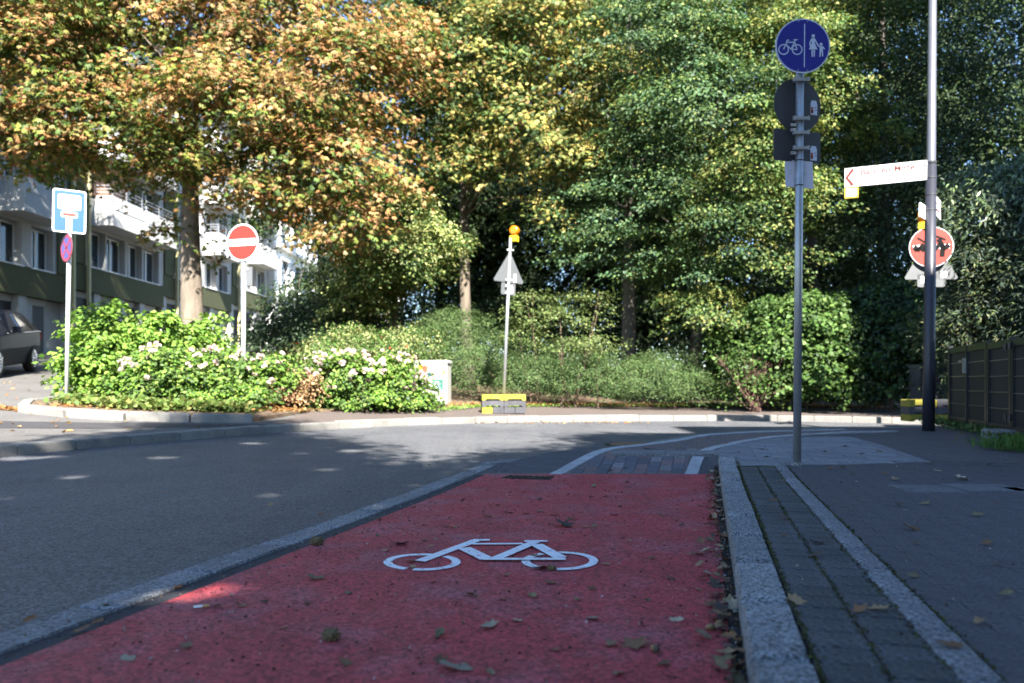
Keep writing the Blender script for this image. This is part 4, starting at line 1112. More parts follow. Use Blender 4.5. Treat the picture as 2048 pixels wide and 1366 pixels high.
# --- the browning horse chestnut on the island
b0 = gb(P(392, 660, 17).x, 17.0, .15)
ch_l = [lob(110, 150, 16.2, 180, 130, 2.0), lob(330, 60, 16.6, 230, 120, 2.4, 1.2), lob(560, 60, 16.4, 210, 130, 2.2), lob(690, 170, 15.8, 130, 120, 1.7, 1.1), lob(470, 215, 15.2, 260, 85, 1.6, 1.4),
        lob(180, 255, 15.6, 190, 60, 1.3), lob(40, 270, 16.0, 110, 50, 1.2), lob(700, 330, 15.6, 110, 90, 1.4, 1.1), lob(590, 330, 16.2, 140, 80, 1.4), lob(720, 455, 16.0, 72, 66, 1.0, 1.1), lob(645, 400, 16.6, 65, 38, 1.0),
        lob(300, 345, 16.6, 65, 62, .9), lob(395, 320, 16.0, 75, 60, .9), lob(380, -180, 17, 420, 160, 3.4, .8), lob(250, 60, 18.5, 260, 200, 1.8, .6), lob(600, 130, 18.6, 240, 200, 1.8, .7), lob(355, 470, 17.3, 30, 40, .35, .8), lob(425, 470, 16.7, 22, 40, .3, .8), lob(790, 120, 16.6, 80, 120, 1.3, .7), lob(70, 300, 15.8, 120, 45, 1.1), lob(210, 312, 15.8, 90, 36, .9), lob(310, 325, 15.6, 95, 40, .9), lob(530, 395, 15.8, 85, 42, .9)]
def p_or(c, o, rng):     # browned leaves sit on the outer, sunny side
    return np.clip(.26 + .32 * (-o[:, 1]) + .12 * o[:, 2] + .07 * (c[:, 0] + 2) * .6, .08, .95)
tree('chestnut_tree', 'horse chestnut with browning orange leaves and thick trunk before the apartment block', b0, 9.5, .27, ch_l, rg_(3), 1000, 72, .66, .098, .036, YGREEN, n_limb=20,
     mode='palmate', palette2=ORANGE, p2=p_or, droop=.5, shell=.55, thick=.075)
# second chestnut, mostly outside the frame on the left
b1 = gb(-12.6, 14.2)
l1 = [(b1[0] + a, b1[1] + b, b1[2] + c, d, e, f) for a, b, c, d, e, f in ((0, 0, 8.3, 3.6, 3.4, 2.8), (2.6, .6, 7.6, 2.2, 2.0, 1.9), (-2.4, 1, 7.0, 2.2, 2.2, 1.8), (1.0, -2, 6.6, 2.0, 1.8, 1.3), (3.4, 1.2, 6.0, 1.5, 1.2, .9))]
tree('chestnut_tree', 'greener chestnut at the left edge hanging its leaves over the side street', b1, 8.0, .24, l1, rg_(5), 560, 40, .60, .11, .038, YGREEN, mode='palmate', palette2=ORANGE, p2=.30, droop=.55, n_limb=9)

# tall street tree outside the frame on the left: it shades the facade
b1b = gb(-15.4, 19.6)
l1b = [(b1b[0] + a, b1b[1] + b, b1b[2] + c, d, e, f) for a, b, c, d, e, f in ((0, 0, 11.5, 3.4, 3.2, 3.0), (2.2, .4, 9.6, 2.2, 2.2, 2.2), (-2.4, .6, 10.0, 2.4, 2.2, 2.0), (.6, -1.4, 8.0, 2.2, 1.8, 1.6), (2.6, 1.6, 12.0, 2.0, 2.0, 1.8), (-.5, .5, 14.2, 2.6, 2.4, 1.8))]
tree('street_tree', 'tall green street tree at the upper left corner before the apartment block', b1b, 12.5, .22, l1b, rg_(6), 700, 60, .62, .15, .10, GREEN, palette2=YGREEN, p2=.4, droop=.5, n_limb=10, shell=.3, thick=.12)

# --- yellowing maple-like tree in the middle
b2 = gb(P(937, 620, 20).x, 20.0)
yl = [lob(1080, 60, 17.6, 150, 100, 1.6, 1.2), lob(1190, 180, 17.4, 95, 80, 1.3), lob(980, 110, 18.2, 130, 130, 1.6), lob(880, 190, 18.6, 90, 130, 1.5), lob(1060, 260, 17.6, 120, 60, 1.2, 1.1), lob(900, 330, 18.6, 85, 60, 1.2), lob(1130, 310, 17.8, 90, 45, 1.0),
      lob(870, 60, 19, 120, 110, 1.8), lob(1010, -120, 19, 260, 120, 2.6, .8), lob(940, 180, 20.6, 190, 180, 1.5, .7), lob(1085, 420, 18.6, 50, 40, .8)]
tree('yellowing_tree', 'tree with yellow leaved branches and slim pale trunk in the middle of the woodland edge', b2, 9.5, .17, yl, rg_(8), 540, 66, .58, .092, .036, GREEN, mode='palmate', palette2=YELLOW,
     p2=lambda c, o, r: np.clip(.34 + .20 * c[:, 0] + .2 * (-o[:, 1]), .10, .92), droop=.75, n_limb=14, shell=.6, thick=.07)
# pale green overhanging branch tree behind the roses
b3 = gb(P(800, 640, 19).x, 19.2)
tree('linden_tree', 'pale leaved young linden with drooping branches above the utility cabinet', b3, 5.0, .10,
     [lob(800, 520, 17.4, 85, 55, 1.0, 1.4), lob(860, 480, 17.6, 60, 30, .8), lob(740, 560, 18, 70, 55, 1.0), lob(725, 600, 18.2, 50, 55, 1.0), lob(800, 430, 18.4, 90, 50, 1.0)], rg_(11), 380, 60, .45, .095, .062, GREEN, n_limb=8,
     palette2=[((.30, .33, .12), 3), ((.36, .36, .16), 2), ((.22, .27, .07), 2)], p2=lambda c, o, r: np.clip(.25 + .5 * o[:, 2] - .35 * o[:, 1], .1, .8), droop=.5)

# --- big cool green beech-like trees right of centre
b4 = gb(P(1257, 680, 19).x, 19.0)
gl = [lob(1330, 90, 16.6, 170, 110, 1.6), lob(1220, 400, 17.2, 90, 70, 1.1), lob(1400, 230, 16.0, 150, 100, 1.4), lob(1300, 300, 16.8, 120, 80, 1.2), lob(1370, 400, 16.4, 130, 75, 1.2), lob(1230, 500, 17.2, 110, 60, 1.1), lob(1340, 560, 16.8, 110, 60, 1.1), lob(1450, 480, 16.4, 100, 75, 1.1),
      lob(1280, 60, 18, 130, 120, 1.7, .8), lob(1380, -110, 18, 240, 110, 2.4, .7), lob(1340, 250, 19.8, 200, 220, 1.3, .6)]
tree('beech_tree', 'tall cool green beech with tiered branches right of the leaning triangle sign', b4, 10, .20, gl, rg_(13), 430, 140, .62, .088, .056, COOL, palette2=GREEN + [((.20, .24, .07), 1)], p2=.35, droop=.45, n_limb=16, bark=M_bark2, shell=.62, thick=.055)
b5 = gb(P(1330, 660, 22).x + .6, 21.5)
b6 = gb(P(1640, 800, 18.5).x, 19.0)
hl = [lob(1560, 120, 16.0, 130, 110, 1.4), lob(1660, 250, 16.0, 90, 80, 1.2), lob(1540, 300, 15.8, 110, 75, 1.2), lob(1680, 60, 16.6, 130, 100, 1.5, .9), lob(1590, 410, 16.0, 80, 60, 1.0), lob(1480, 370, 16.0, 90, 60, 1.0), lob(1520, 520, 16.2, 90, 55, 1.0), lob(1480, 20, 16.6, 110, 80, 1.3),
      lob(1560, -110, 17.5, 220, 110, 2.2, .7), lob(1600, 200, 18.6, 190, 260, 1.3, .6), lob(1420, 620, 16.4, 70, 50, .8), lob(1690, 380, 17.2, 70, 60, .9, .6)]
tree('hornbeam_tree', 'green hornbeam with yellow tipped branches behind the blue path sign', b6, 10, .17, hl, rg_(17), 420, 135, .60, .085, .054, GREEN, palette2=[((.20, .22, .06), 3), ((.28, .27, .09), 1.5), ((.14, .18, .05), 2)], p2=lambda c, o, r: np.clip(.15 + .45 * o[:, 2] - .25 * o[:, 1], .05, .8), droop=.5, n_limb=14, bark=M_bark2, shell=.62, thick=.055)
# dark leaning trunk between them
t = thing('leaning_tree', 'thin dark tree leaning left in the shade between the beech and hornbeam', 'tree', b5)
trunk_mesh('trunk', rg_(20), (0, 0, -.1), (.9, .3, 8.5), .20, .08, [((1.6, -.8, 6.5), .6), ((-.8, -.4, 6.0), .55)], M_bark2, t)
link('crown', foliage('leaning_crown', rg_(21), [(.6, 0, 7.0, 2.2, 1.6, 2.0), (-.6, -.5, 5.0, 1.2, 1.0, .8)], 160, 40, .5, .11, .07, DARK, droop=.5), M_leaf, t)

# --- dark evergreens at the right
b7 = gb(P(1790, 820, 17).x, 17.6)
dl = [lob(1790, 100, 16.4, 110, 160, 1.6), lob(1800, 320, 16.2, 100, 120, 1.4), lob(1740, 480, 16.6, 90, 90, 1.2), lob(1800, 560, 16.2, 80, 80, 1.1), lob(1930, 80, 16.0, 110, 170, 1.6), lob(1980, 250, 16.0, 90, 130, 1.3), lob(1850, -130, 17, 260, 120, 2.4, .8), lob(1870, 450, 17.2, 150, 130, 1.2), lob(1800, 200, 18.6, 180, 260, 1.2), lob(1700, 560, 17.6, 90, 80, 1)]
tree('evergreen_tree', 'very dark dense evergreen tree behind the white finger board', b7, 9.5, .20, dl, rg_(23), 1250, 42, .46, .085, .05, DARK, palette2=[((.07, .10, .045), 3), ((.10, .12, .05), 1)], p2=.25, droop=.45, bark=M_bark2, shell=.3, thick=.10)

# --- woodland further back, closing the view (copies of the same broadleaf)
b8 = gb(-2.5, 27)
bl = [(b8[0] + a, b8[1] + b, b8[2] + c, d, e, f) for a, b, c, d, e, f in ((0, 0, 9.5, 3.4, 2.4, 3.2), (-2.2, .3, 6.4, 2.2, 1.8, 2.0), (2.3, -.2, 6.6, 2.2, 1.8, 2.2), (.2, -.8, 4.2, 2.4, 1.6, 1.7), (0, .3, 13.0, 3.0, 2.4, 2.2), (-1.8, 0, 2.2, 1.8, 1.4, 1.5), (2.0, .2, 2.4, 1.8, 1.4, 1.5))]
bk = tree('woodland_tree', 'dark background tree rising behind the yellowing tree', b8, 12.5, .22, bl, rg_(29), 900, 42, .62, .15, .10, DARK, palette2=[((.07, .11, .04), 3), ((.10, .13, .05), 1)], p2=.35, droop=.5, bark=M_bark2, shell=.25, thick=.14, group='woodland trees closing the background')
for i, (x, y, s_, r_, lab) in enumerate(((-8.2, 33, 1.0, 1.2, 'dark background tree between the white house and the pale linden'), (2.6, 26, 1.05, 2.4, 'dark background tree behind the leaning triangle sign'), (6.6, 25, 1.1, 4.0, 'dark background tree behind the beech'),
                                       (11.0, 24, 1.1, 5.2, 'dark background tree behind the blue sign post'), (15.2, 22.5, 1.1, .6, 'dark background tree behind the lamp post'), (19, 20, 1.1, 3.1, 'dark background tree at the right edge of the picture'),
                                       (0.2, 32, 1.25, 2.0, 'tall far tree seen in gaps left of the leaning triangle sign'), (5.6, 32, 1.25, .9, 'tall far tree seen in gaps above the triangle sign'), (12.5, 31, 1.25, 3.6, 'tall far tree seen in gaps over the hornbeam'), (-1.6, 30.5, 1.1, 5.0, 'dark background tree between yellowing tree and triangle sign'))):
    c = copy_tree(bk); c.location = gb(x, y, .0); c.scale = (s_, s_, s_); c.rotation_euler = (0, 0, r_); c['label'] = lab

# undergrowth filling the wood behind the hedges
ul = [(x, y, H(x, y) + z, 2.4, 1.4, rz_) for x, y, z, rz_ in ((-6.5, 25, 1.2, 1.6), (-3, 24, 1.3, 1.7), (.5, 23.5, 1.3, 1.8), (4, 22.5, 1.4, 1.9), (7.5, 22, 1.4, 2.0), (11, 21, 1.5, 2.1), (14.5, 20, 1.5, 2.2), (18, 18.5, 1.5, 2.2), (22, 17, 1.5, 2.2), (-1, 26, 3.4, 1.8), (4, 25, 3.4, 1.8), (9, 24, 3.4, 1.8), (14, 23, 3.6, 1.8), (-2.5, 25.5, 5.6, 2.0), (.6, 25, 5.6, 2.1), (3.6, 24.6, 5.8, 2.0), (-4.5, 26, 4.0, 1.8), (-.8, 25.5, 7.6, 1.8))]
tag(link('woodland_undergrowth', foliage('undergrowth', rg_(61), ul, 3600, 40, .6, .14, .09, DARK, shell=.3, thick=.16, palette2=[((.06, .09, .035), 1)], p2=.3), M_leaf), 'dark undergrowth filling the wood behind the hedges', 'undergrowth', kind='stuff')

# --- trees standing behind the camera: they shade the road and the lane
FLECKS = [(G(a, b)[0], G(a, b)[1], r_) for a, b, r_ in ((470, 1172, .18), (430, 1180, .16), (310, 1190, .18), (255, 1205, .13), (630, 1098, .12), (735, 1018, .13), (530, 991, .14), (250, 870, .2), (150, 952, .2), (60, 915, .22), (640, 938, .15),
          (330, 913, .2), (700, 900, .2), (25, 996, .14), (420, 1140, .06), (905, 908, .15), (430, 968, .1), (820, 968, .12), (60, 890, .25), (500, 885, .2), (120, 912, .15), (780, 925, .12), (600, 905, .14), (90, 1042, .07))]
def shade_tree(name, label, base, lobes, seed, n_spray=520, per=34):
    tree(name, label, base, 8.5, .22, [(base[0] + a, base[1] + b, base[2] + c, d, e, f) for a, b, c, d, e, f in lobes], rg_(seed), int(n_spray * 1.7), per, .55, .17, .11, GREEN, mat_=leafmat('leaf_dense', .6, .05, .3), droop=.5, n_limb=10, shell=.15, thick=.14, gaps=FLECKS, origin=base)
shade_tree('shade_tree', 'roadside tree behind the viewpoint shading the red lane', (1.4, -8.6, .1), ((0, 0, 9.8, 3.6, 3.4, 2.6), (-1.8, 2.0, 8.4, 2.6, 2.6, 2.0), (1.6, .5, 8.2, 2.6, 2.6, 2.0), (0, 3.2, 7.2, 2.4, 2.2, 1.7), (.4, -2.4, 7.6, 2.4, 2.4, 1.9), (1.2, 4.4, 6.6, 1.8, 1.6, 1.3), (-1.6, 4.6, 5.8, 1.6, 1.4, 1.1), (.2, 5.6, 5.0, 1.5, 1.2, .9)), 31, 1700)
shade_tree('shade_tree', 'tall tapering tree behind the viewpoint shading the carriageway', (-.5, -5.0, .1), ((0, 0, 13.3, .7, .7, 1.2), (0, 0, 11.8, 1.5, 1.4, 1.3), (0, 0, 10.2, 2.2, 2.0, 1.4), (-.2, 0, 8.4, 2.9, 2.5, 1.5), (-.4, -.2, 6.6, 3.3, 2.6, 1.4), (-.6, .3, 5.4, 2.9, 2.4, 1.0)), 33, 1300)
shade_tree('shade_tree', 'slim unseen tree added behind the viewpoint to shade the blue path sign', (3.9, -2.9, .1), ((0, 0, 7.4, 1.0, .9, 2.0), (.25, .1, 11.1, .55, .5, .6), (.25, 0, 9.7, .8, .8, .9), (.5, -.3, 5.4, .9, .9, 1.4), (-1.1, .2, 7.4, 1.3, 1.2, 1.8), (-.7, -.6, 5.4, 1.4, 1.2, 1.4), (-1.3, 0, 8.7, .9, .8, .7)), 35, 760, 40)  # added out of view, crown shaped to keep the sun off the sign

# ------------------------------------------------------------------ shrubs
def shrub(name, label, base, lobes, seed, n_spray, per, sr, L, W, pal, mat_=None, cat='shrub', stems=5, stem_m=None, **kw):
    t = thing(name, label, cat, base)
    lb = rel(lobes, base); rng = rg_(seed)
    link('foliage', foliage(name + '_leaves', rng, lb, n_spray, per, sr, L, W, pal, **kw), mat_ or M_leaf, t)
    mb = MB()
    for i in range(stems):
        l = lb[i % len(lb)]
        q = Vector((l[0] + rng.normal() * l[3] * .35, l[1] + rng.normal() * l[4] * .35, l[2] + l[5] * .5)); s_ = Vector((l[0] * .6 + rng.normal() * .1, l[1] * .6, -.1))
        mb.tube([s_, s_.lerp(q, .5) + Vector((rng.normal() * .08, rng.normal() * .08, .1)), q], [.02, .014, .005], 6)
    mb.build('stems', stem_m or M_twig, t)
    return t
SZ = lambda px, py, Y: tuple(P(px, py, Y)[:2]) + (soilz(*P(px, py, Y)[:2]),)
shrub('leafy_shrub', 'bright green leafy shrub behind the dead end sign post', SZ(250, 790, 12.8),
      [lob(200, 725, 12.4, 66, 68, .7), lob(280, 730, 12.9, 90, 75, .9), lob(370, 715, 13.5, 80, 60, .8), lob(215, 650, 12.7, 45, 45, .4, .8), lob(165, 745, 12.0, 32, 48, .35), lob(410, 670, 13.9, 40, 28, .35, .7), lob(300, 650, 13.2, 60, 25, .4, .7), lob(205, 605, 12.7, 20, 18, .15, 1), lob(330, 640, 13, 18, 16, .15, .8), lob(430, 640, 14, 16, 14, .15, .8), lob(175, 670, 12.2, 18, 20, .2, .8)],
      41, 380, 36, .25, .088, .062, BRIGHT, mode='hex', shell=.5, droop=.4, thick=.05)
rose_l = [lob(330, 745, 12.1, 75, 48, .6), lob(440, 745, 12.4, 80, 48, .6), lob(540, 750, 12.7, 70, 42, .6), lob(250, 780, 11.7, 70, 25, .45), lob(430, 790, 12.0, 120, 22, .4)]
rose1 = shrub('rose_bush', 'low rose bush with pale pink blooms round the no entry post', SZ(430, 800, 12.3), rose_l, 43, 420, 34, .18, .065, .048, BRIGHT, mode='hex', shell=.5, droop=.4, thick=.04, palette2=GREEN, p2=.4)
rose_r = [lob(680, 750, 13.3, 75, 45, .6), lob(770, 755, 13.6, 80, 45, .6), lob(815, 778, 13.7, 42, 34, .45), lob(720, 795, 13.1, 120, 22, .4), lob(815, 802, 13.4, 50, 16, .3)]
rose2 = shrub('rose_bush', 'rose bush crowded with white pink blooms beside the utility cabinet', SZ(750, 805, 13.4), rose_r, 44, 420, 34, .18, .065, .048, BRIGHT, mode='hex', shell=.5, droop=.4, thick=.04, palette2=GREEN, p2=.4)
def blossom_mesh(seed, m):
    rng = rg_(seed); n = 16
    d = nrm(rng.normal(size=(n, 3)) + [0, -.3, .8])
    pos = d * .012; me = leaves_mesh('blossom', pos, d + rng.normal(scale=.25, size=(n, 3)), np.cross(d, rng.normal(size=(n, 3))) + d * .6, np.full(n, .046), np.full(n, .046), pick(rng, n, [((.72, .56, .52), 3), ((.66, .38, .38), 1.4), ((.75, .66, .60), 2)], .1), 'hex')
    me.materials.append(m); return me
bms = [blossom_mesh(s_, M_matte) for s_ in range(3)]
def blooms(bush, lobes, n, seed, ups=.25):
    rng = rg_(seed); b = bush.location
    for i in range(n):
        l = lobes[rng.integers(len(lobes))]; d = nrm(rng.normal(size=(1, 3)) + [[0, -.9, .7]])[0]
        c = Vector((l[0] + d[0] * l[3] * 1.06, l[1] + d[1] * l[4] * 1.06, l[2] + d[2] * l[5] * 1.08))
        for k in range(rng.integers(1, 4)):
            o = bpy.data.objects.new('blossom', bms[(i + k) % 3]); COL.objects.link(o); o.parent = bush
            o.location = c - b + Vector(rng.normal(scale=.035, size=3)); s_ = rng.uniform(.65, 1.15); o.scale = (s_, s_, s_); o.rotation_euler = (rng.uniform(-.5, .5), rng.uniform(-.5, .5), rng.uniform(0, 6))
blooms(rose1, rose_l[:3], 56, 71); blooms(rose2, rose_r[:3], 88, 72)
shrub('dry_shrub', 'dead brown twiggy shrub between the two rose bushes', SZ(600, 800, 12.9), [lob(600, 770, 12.8, 40, 30, .35), lob(560, 790, 12.5, 60, 15, .3)], 45, 90, 30, .16, .06, .035, DRY, M_matte, shell=.3, thick=.05)
shrub('broad_shrub', 'loose green shrub with a few red leaves behind the roses', SZ(680, 760, 14.8), [lob(660, 715, 14.6, 75, 45, .8), lob(760, 705, 15.2, 85, 50, .8), lob(700, 680, 15.4, 60, 35, .6), lob(820, 690, 15.8, 60, 45, .7)], 46, 300, 36, .28, .062, .038, IVY, M_leaf, shell=.45, palette2=[((.24, .27, .10), 3), ((.30, .30, .14), 1.5), ((.34, .06, .03), .06)], p2=.4, thick=.06)
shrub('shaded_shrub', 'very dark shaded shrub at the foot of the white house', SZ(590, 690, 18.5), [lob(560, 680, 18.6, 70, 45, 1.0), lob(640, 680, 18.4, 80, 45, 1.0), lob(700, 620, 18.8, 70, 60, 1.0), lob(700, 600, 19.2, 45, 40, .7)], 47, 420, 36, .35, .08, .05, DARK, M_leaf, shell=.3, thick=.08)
# juniper-like hedge mass along the pavement
jl = [lob(x, y, Y, rx_, rz_, ry_) for x, y, Y, rx_, rz_, ry_ in ((860, 690, 17.2, 70, 45, .8), (940, 745, 16.6, 80, 55, .9), (1060, 755, 16.4, 95, 52, .95), (1180, 760, 16.3, 100, 50, .9), (1290, 762, 16.2, 95, 48, .9), (1380, 775, 16.1, 60, 38, .8), (1000, 700, 17.2, 90, 40, .8), (1130, 715, 17.2, 90, 35, .8), (1330, 725, 17.0, 70, 30, .7), (910, 650, 17.8, 80, 35, .8))]
hedge = shrub('juniper_hedge', 'long low feathery green hedge behind the pavement in full sun', SZ(1120, 800, 16.4), jl, 48, 1500, 46, .27, .062, .017, JUNI, M_matte, cat='hedge', stems=4, shell=.5, droop=.35, thick=.05, up=.5)
shrub('arching_sapling', 'airy sapling with layered yellow green twigs over the hedge', SZ(1110, 760, 16.2), [lob(1120, 640, 16.0, 95, 30, .7), lob(1060, 610, 16.4, 60, 35, .6), lob(1170, 600, 16.2, 60, 25, .5), lob(1140, 690, 15.8, 90, 22, .6), lob(1200, 690, 15.7, 45, 25, .4), lob(1040, 660, 16.2, 45, 30, .4)],
      49, 150, 30, .34, .062, .036, [((.11, .15, .045), 3), ((.17, .20, .075), 2), ((.07, .11, .035), 2)], M_leaf, cat='sapling', stems=10, shell=.3, droop=.25, thick=.03)
# bare reddish twigs
tw = thing('twiggy_bush', 'bare reddish brown twiggy bush at the right end of the hedge', 'shrub', SZ(1510, 800, 15.2)); rng = rg_(50); mb = MB()
for i in range(46):
    a = rng.uniform(0, 6.28); r_ = rng.uniform(.25, .85); hgt = rng.uniform(.5, 1.25); q = Vector((r_ * math.cos(a), r_ * math.sin(a) * .6, hgt)); s_ = Vector((rng.normal() * .06, rng.normal() * .06, -.05)); m_ = s_.lerp(q, .45) + Vector((rng.normal() * .07, rng.normal() * .07, .08))
    mb.tube([s_, m_, q], [.009, .006, .002], 5)
    for k in range(3):
        e = m_.lerp(q, rng.uniform(.1, .9)); mb.tube([e, e + Vector((rng.normal() * .14, rng.normal() * .14, rng.uniform(.05, .28)))], [.005, .002], 4)
mb.build('twigs', mat('red_twig', (.11, .06, .045), .8, var=.2, scale=12), tw)
link('foliage', foliage('twig_leaves', rg_(51), [(0, 0, .35, .7, .45, .35), (-.25, .1, .8, .4, .3, .4)], 60, 22, .2, .06, .04, IVY, mode='hex'), M_leaf, tw)
# ivy hedge, lit on its left side
il = [lob(1560, 720, 15.6, 80, 85, .8), lob(1610, 650, 15.6, 75, 65, .8), lob(1640, 740, 15.4, 70, 75, .7), lob(1560, 640, 16.2, 80, 50, .7), lob(1500, 690, 16.4, 60, 70, .7)]
shrub('ivy_hedge', 'tall leafy ivy hedge lit by the sun right of the twiggy bush', SZ(1580, 812, 15.6), il, 52, 820, 36, .26, .085, .075, IVY, M_leaf, cat='hedge', shell=.6, droop=.6, thick=.05, mode='hex', up=.35)
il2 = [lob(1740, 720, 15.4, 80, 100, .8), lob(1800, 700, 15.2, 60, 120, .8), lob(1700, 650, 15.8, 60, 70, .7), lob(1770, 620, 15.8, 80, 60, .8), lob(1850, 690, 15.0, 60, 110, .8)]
shrub('ivy_hedge', 'dark shaded stretch of ivy hedge left of the lamp post', SZ(1770, 815, 15.3), il2, 53, 760, 36, .26, .085, .075, DARK, M_leaf, cat='hedge', shell=.55, droop=.6, thick=.05, mode='hex', up=.35, palette2=IVY, p2=.25)  # shade put into the leaf colours, darker than the sunlit stretch
# grey-green bush and dark conifer twigs over the gate
bu = [lob(1960, 430, 12.6, 80, 70, .8), lob(2040, 440, 12.2, 80, 90, .8), lob(1930, 380, 13.0, 50, 40, .5), lob(2010, 370, 12.8, 60, 50, .6), lob(2110, 380, 12.4, 90, 100, 1.0)]
shrub('buddleia_bush', 'grey green buddleia with narrow leaves above the gate at the right edge', gb(7.6, 12.6), bu, 54, 420, 34, .30, .115, .030, GREY, M_gloss, shell=.4, droop=.6, palette2=[((.16, .22, .09), 3), ((.22, .27, .13), 1)], p2=.4, stems=8)
cu_ = [lob(1960, 540, 12.4, 90, 60, .8), lob(2040, 580, 12.0, 80, 80, .8), lob(1940, 630, 12.4, 70, 50, .7), lob(1990, 690, 12.4, 90, 60, .7), lob(1900, 690, 13.2, 45, 90, .6), lob(1900, 780, 13.2, 35, 50, .5), lob(2080, 660, 11.6, 70, 90, .8)]
shrub('conifer_bush', 'dark feathery conifer bush behind the anthracite gate', gb(7.4, 12.3), cu_, 55, 520, 40, .34, .10, .022, [((.04, .062, .045), 3), ((.065, .09, .06), 2), ((.03, .045, .03), 2)], M_leaf, shell=.3, droop=.3, stems=6, palette2=[((.09, .13, .05), 2), ((.13, .14, .06), 1)], p2=.2)

# ---- ground cover and weeds
def ground_cover(name, label, cat, pts_fn, n, seed, L, W, pal, upness=.9, mode='rhomb', hgt=.04):
    rng = rg_(seed); pos = np.array([pts_fn(rng) for _ in range(n)])
    pos[:, 2] += rng.uniform(0, hgt, n)
    ax = rng.normal(size=(n, 3)); ax[:, 2] = np.abs(ax[:, 2]) * upness
    nn_ = rng.normal(scale=.5, size=(n, 3)) + [0, -.2, 1]
    me = leaves_mesh(name, pos, ax, nn_, L * rng.uniform(.6, 1.3, n), W * rng.uniform(.7, 1.2, n), pick(rng, n, pal), mode)
    return tag(link(name, me, M_leaf), label, cat, kind='stuff')
def line_scatter(px, d, zf):
    pts = [Vector(q) for q in px]
    def f(rng):
        k = rng.integers(len(pts) - 1); t_ = rng.uniform(); p_ = pts[k].lerp(pts[k + 1], t_) + Vector((rng.normal(), rng.normal())) * d
        return (p_.x, p_.y, zf(p_.x, p_.y))
    return f
gz = lambda x, y: H(x, y) + .135
island = [G(a, b, .2)[:2] for a, b in ((150, 806), (260, 815), (360, 818), (480, 820))]
ground_cover('ivy_ground_cover', 'yellow green ground cover at the front edge of the island', 'ground cover', line_scatter(island, .16, soilz), 2600, 81, .085, .07, [((.12, .17, .04), 3), ((.19, .20, .06), 1.5), ((.08, .13, .03), 2)], mode='hex', hgt=.10)
rl = [G(a, b, .15)[:2] for a, b in ((610, 812), (720, 814), (860, 810))]
ground_cover('ivy_ground_cover', 'glossy dark green ground cover under the right rose bush', 'ground cover', line_scatter(rl, .20, soilz), 2600, 82, .075, .06, IVY, mode='hex', hgt=.14)
gt = [(F0 + fd * a + fn * b) for a, b in ((-.6, -.12), (1.5, -.10), (3.0, -.16), (4.2, -.25), (6, -.25))]
gt = [q + Vector((-.22, 0)) for q in gt]
ground_cover('verge_weeds', 'low weeds and grass along the foot of the gate', 'weeds', line_scatter(gt, .11, lambda x, y: pz(x, y)), 2200, 83, .075, .03, [((.06, .11, .03), 3), ((.09, .15, .04), 2), ((.14, .15, .06), 1)], upness=1.3, hgt=.05)
gr = [Vector((4.62, 7.3)), Vector((4.85, 7.0)), Vector((5.0, 7.4))]
ground_cover('grass_tuft', 'tuft of green grass at the right edge of the pavement', 'grass', line_scatter(gr, .14, lambda x, y: pz(x, y)), 1800, 84, .13, .008, [((.07, .14, .03), 3), ((.10, .18, .04), 2)], upness=2.2, hgt=.02)
kw_ = [G(a, b, .1)[:2] for a, b in ((880, 822), (960, 815), (1100, 814), (1250, 813), (1400, 813), (1560, 815))]
ground_cover('kerb_weeds', 'scattered green weeds along the soil edge of the far pavement', 'weeds', line_scatter(kw_, .10, lambda x, y: H(x, y) + .11), 1300, 85, .055, .03, BRIGHT, upness=1.0, hgt=.03)
lf = [G(a, b, .1)[:2] for a, b in ((900, 813), (1100, 811), (1400, 811), (1600, 814), (1750, 818))]
def litter(name, label, fn, n, seed, L=.075, pal=DRY):
    rng = rg_(seed); pos = np.array([fn(rng) for _ in range(n)]); pos[:, 2] += .008
    ax = rng.normal(size=(n, 3)); ax[:, 2] *= .12; nn_ = rng.normal(scale=.25, size=(n, 3)) + [0, 0, 1]
    me = leaves_mesh(name, pos, ax, nn_, L * rng.uniform(.6, 1.4, n), L * .6 * rng.uniform(.7, 1.2, n), pick(rng, n, pal), 'hex', fold=.3)
    tag(link(name, me, M_matte), label, 'leaf litter', kind='stuff')
LIT = [((.40, .22, .09), 3), ((.30, .15, .06), 2), ((.46, .32, .14), 1.5)]
litter('leaf_litter', 'brown leaf litter under the long low hedge', line_scatter(lf, .16, lambda x, y: H(x, y) + .14), 1500, 91, pal=LIT)
isl2 = [G(a, b, .1)[:2] for a, b in ((-60, 812), (20, 818), (100, 824), (180, 831), (300, 837))]
litter('leaf_litter', 'orange brown leaves swept against the island kerb', line_scatter(isl2, .10, lambda x, y: H(x, y) + .10), 900, 92, pal=LIT)
isl3 = [G(a, b, .2)[:2] for a, b in ((130, 809), (260, 813), (400, 817), (520, 815), (600, 812))]
litter('leaf_litter', 'brown dead leaves on the soil of the island', line_scatter(isl3, .14, lambda x, y: soilz(x, y)), 1400, 93, pal=LIT)
isl4 = [G(a, b, 0)[:2] for a, b in ((700, 851), (900, 846.5), (1100, 846), (1300, 846))]
litter('leaf_litter', 'sparse yellow leaves in the sunlit far gutter', line_scatter(isl4, .05, lambda x, y: H(x, y) + .004), 140, 94, L=.06, pal=LIT)
apr = [Vector((-7.5, 9.0)), Vector((-5.5, 10.2)), Vector((-12, 15)), Vector((-8.5, 12))]
litter('leaf_litter', 'thin scatter of leaves over the side street', line_scatter(apr, 1.2, lambda x, y: H(x, y) + .10), 170, 95, L=.07, pal=LIT)
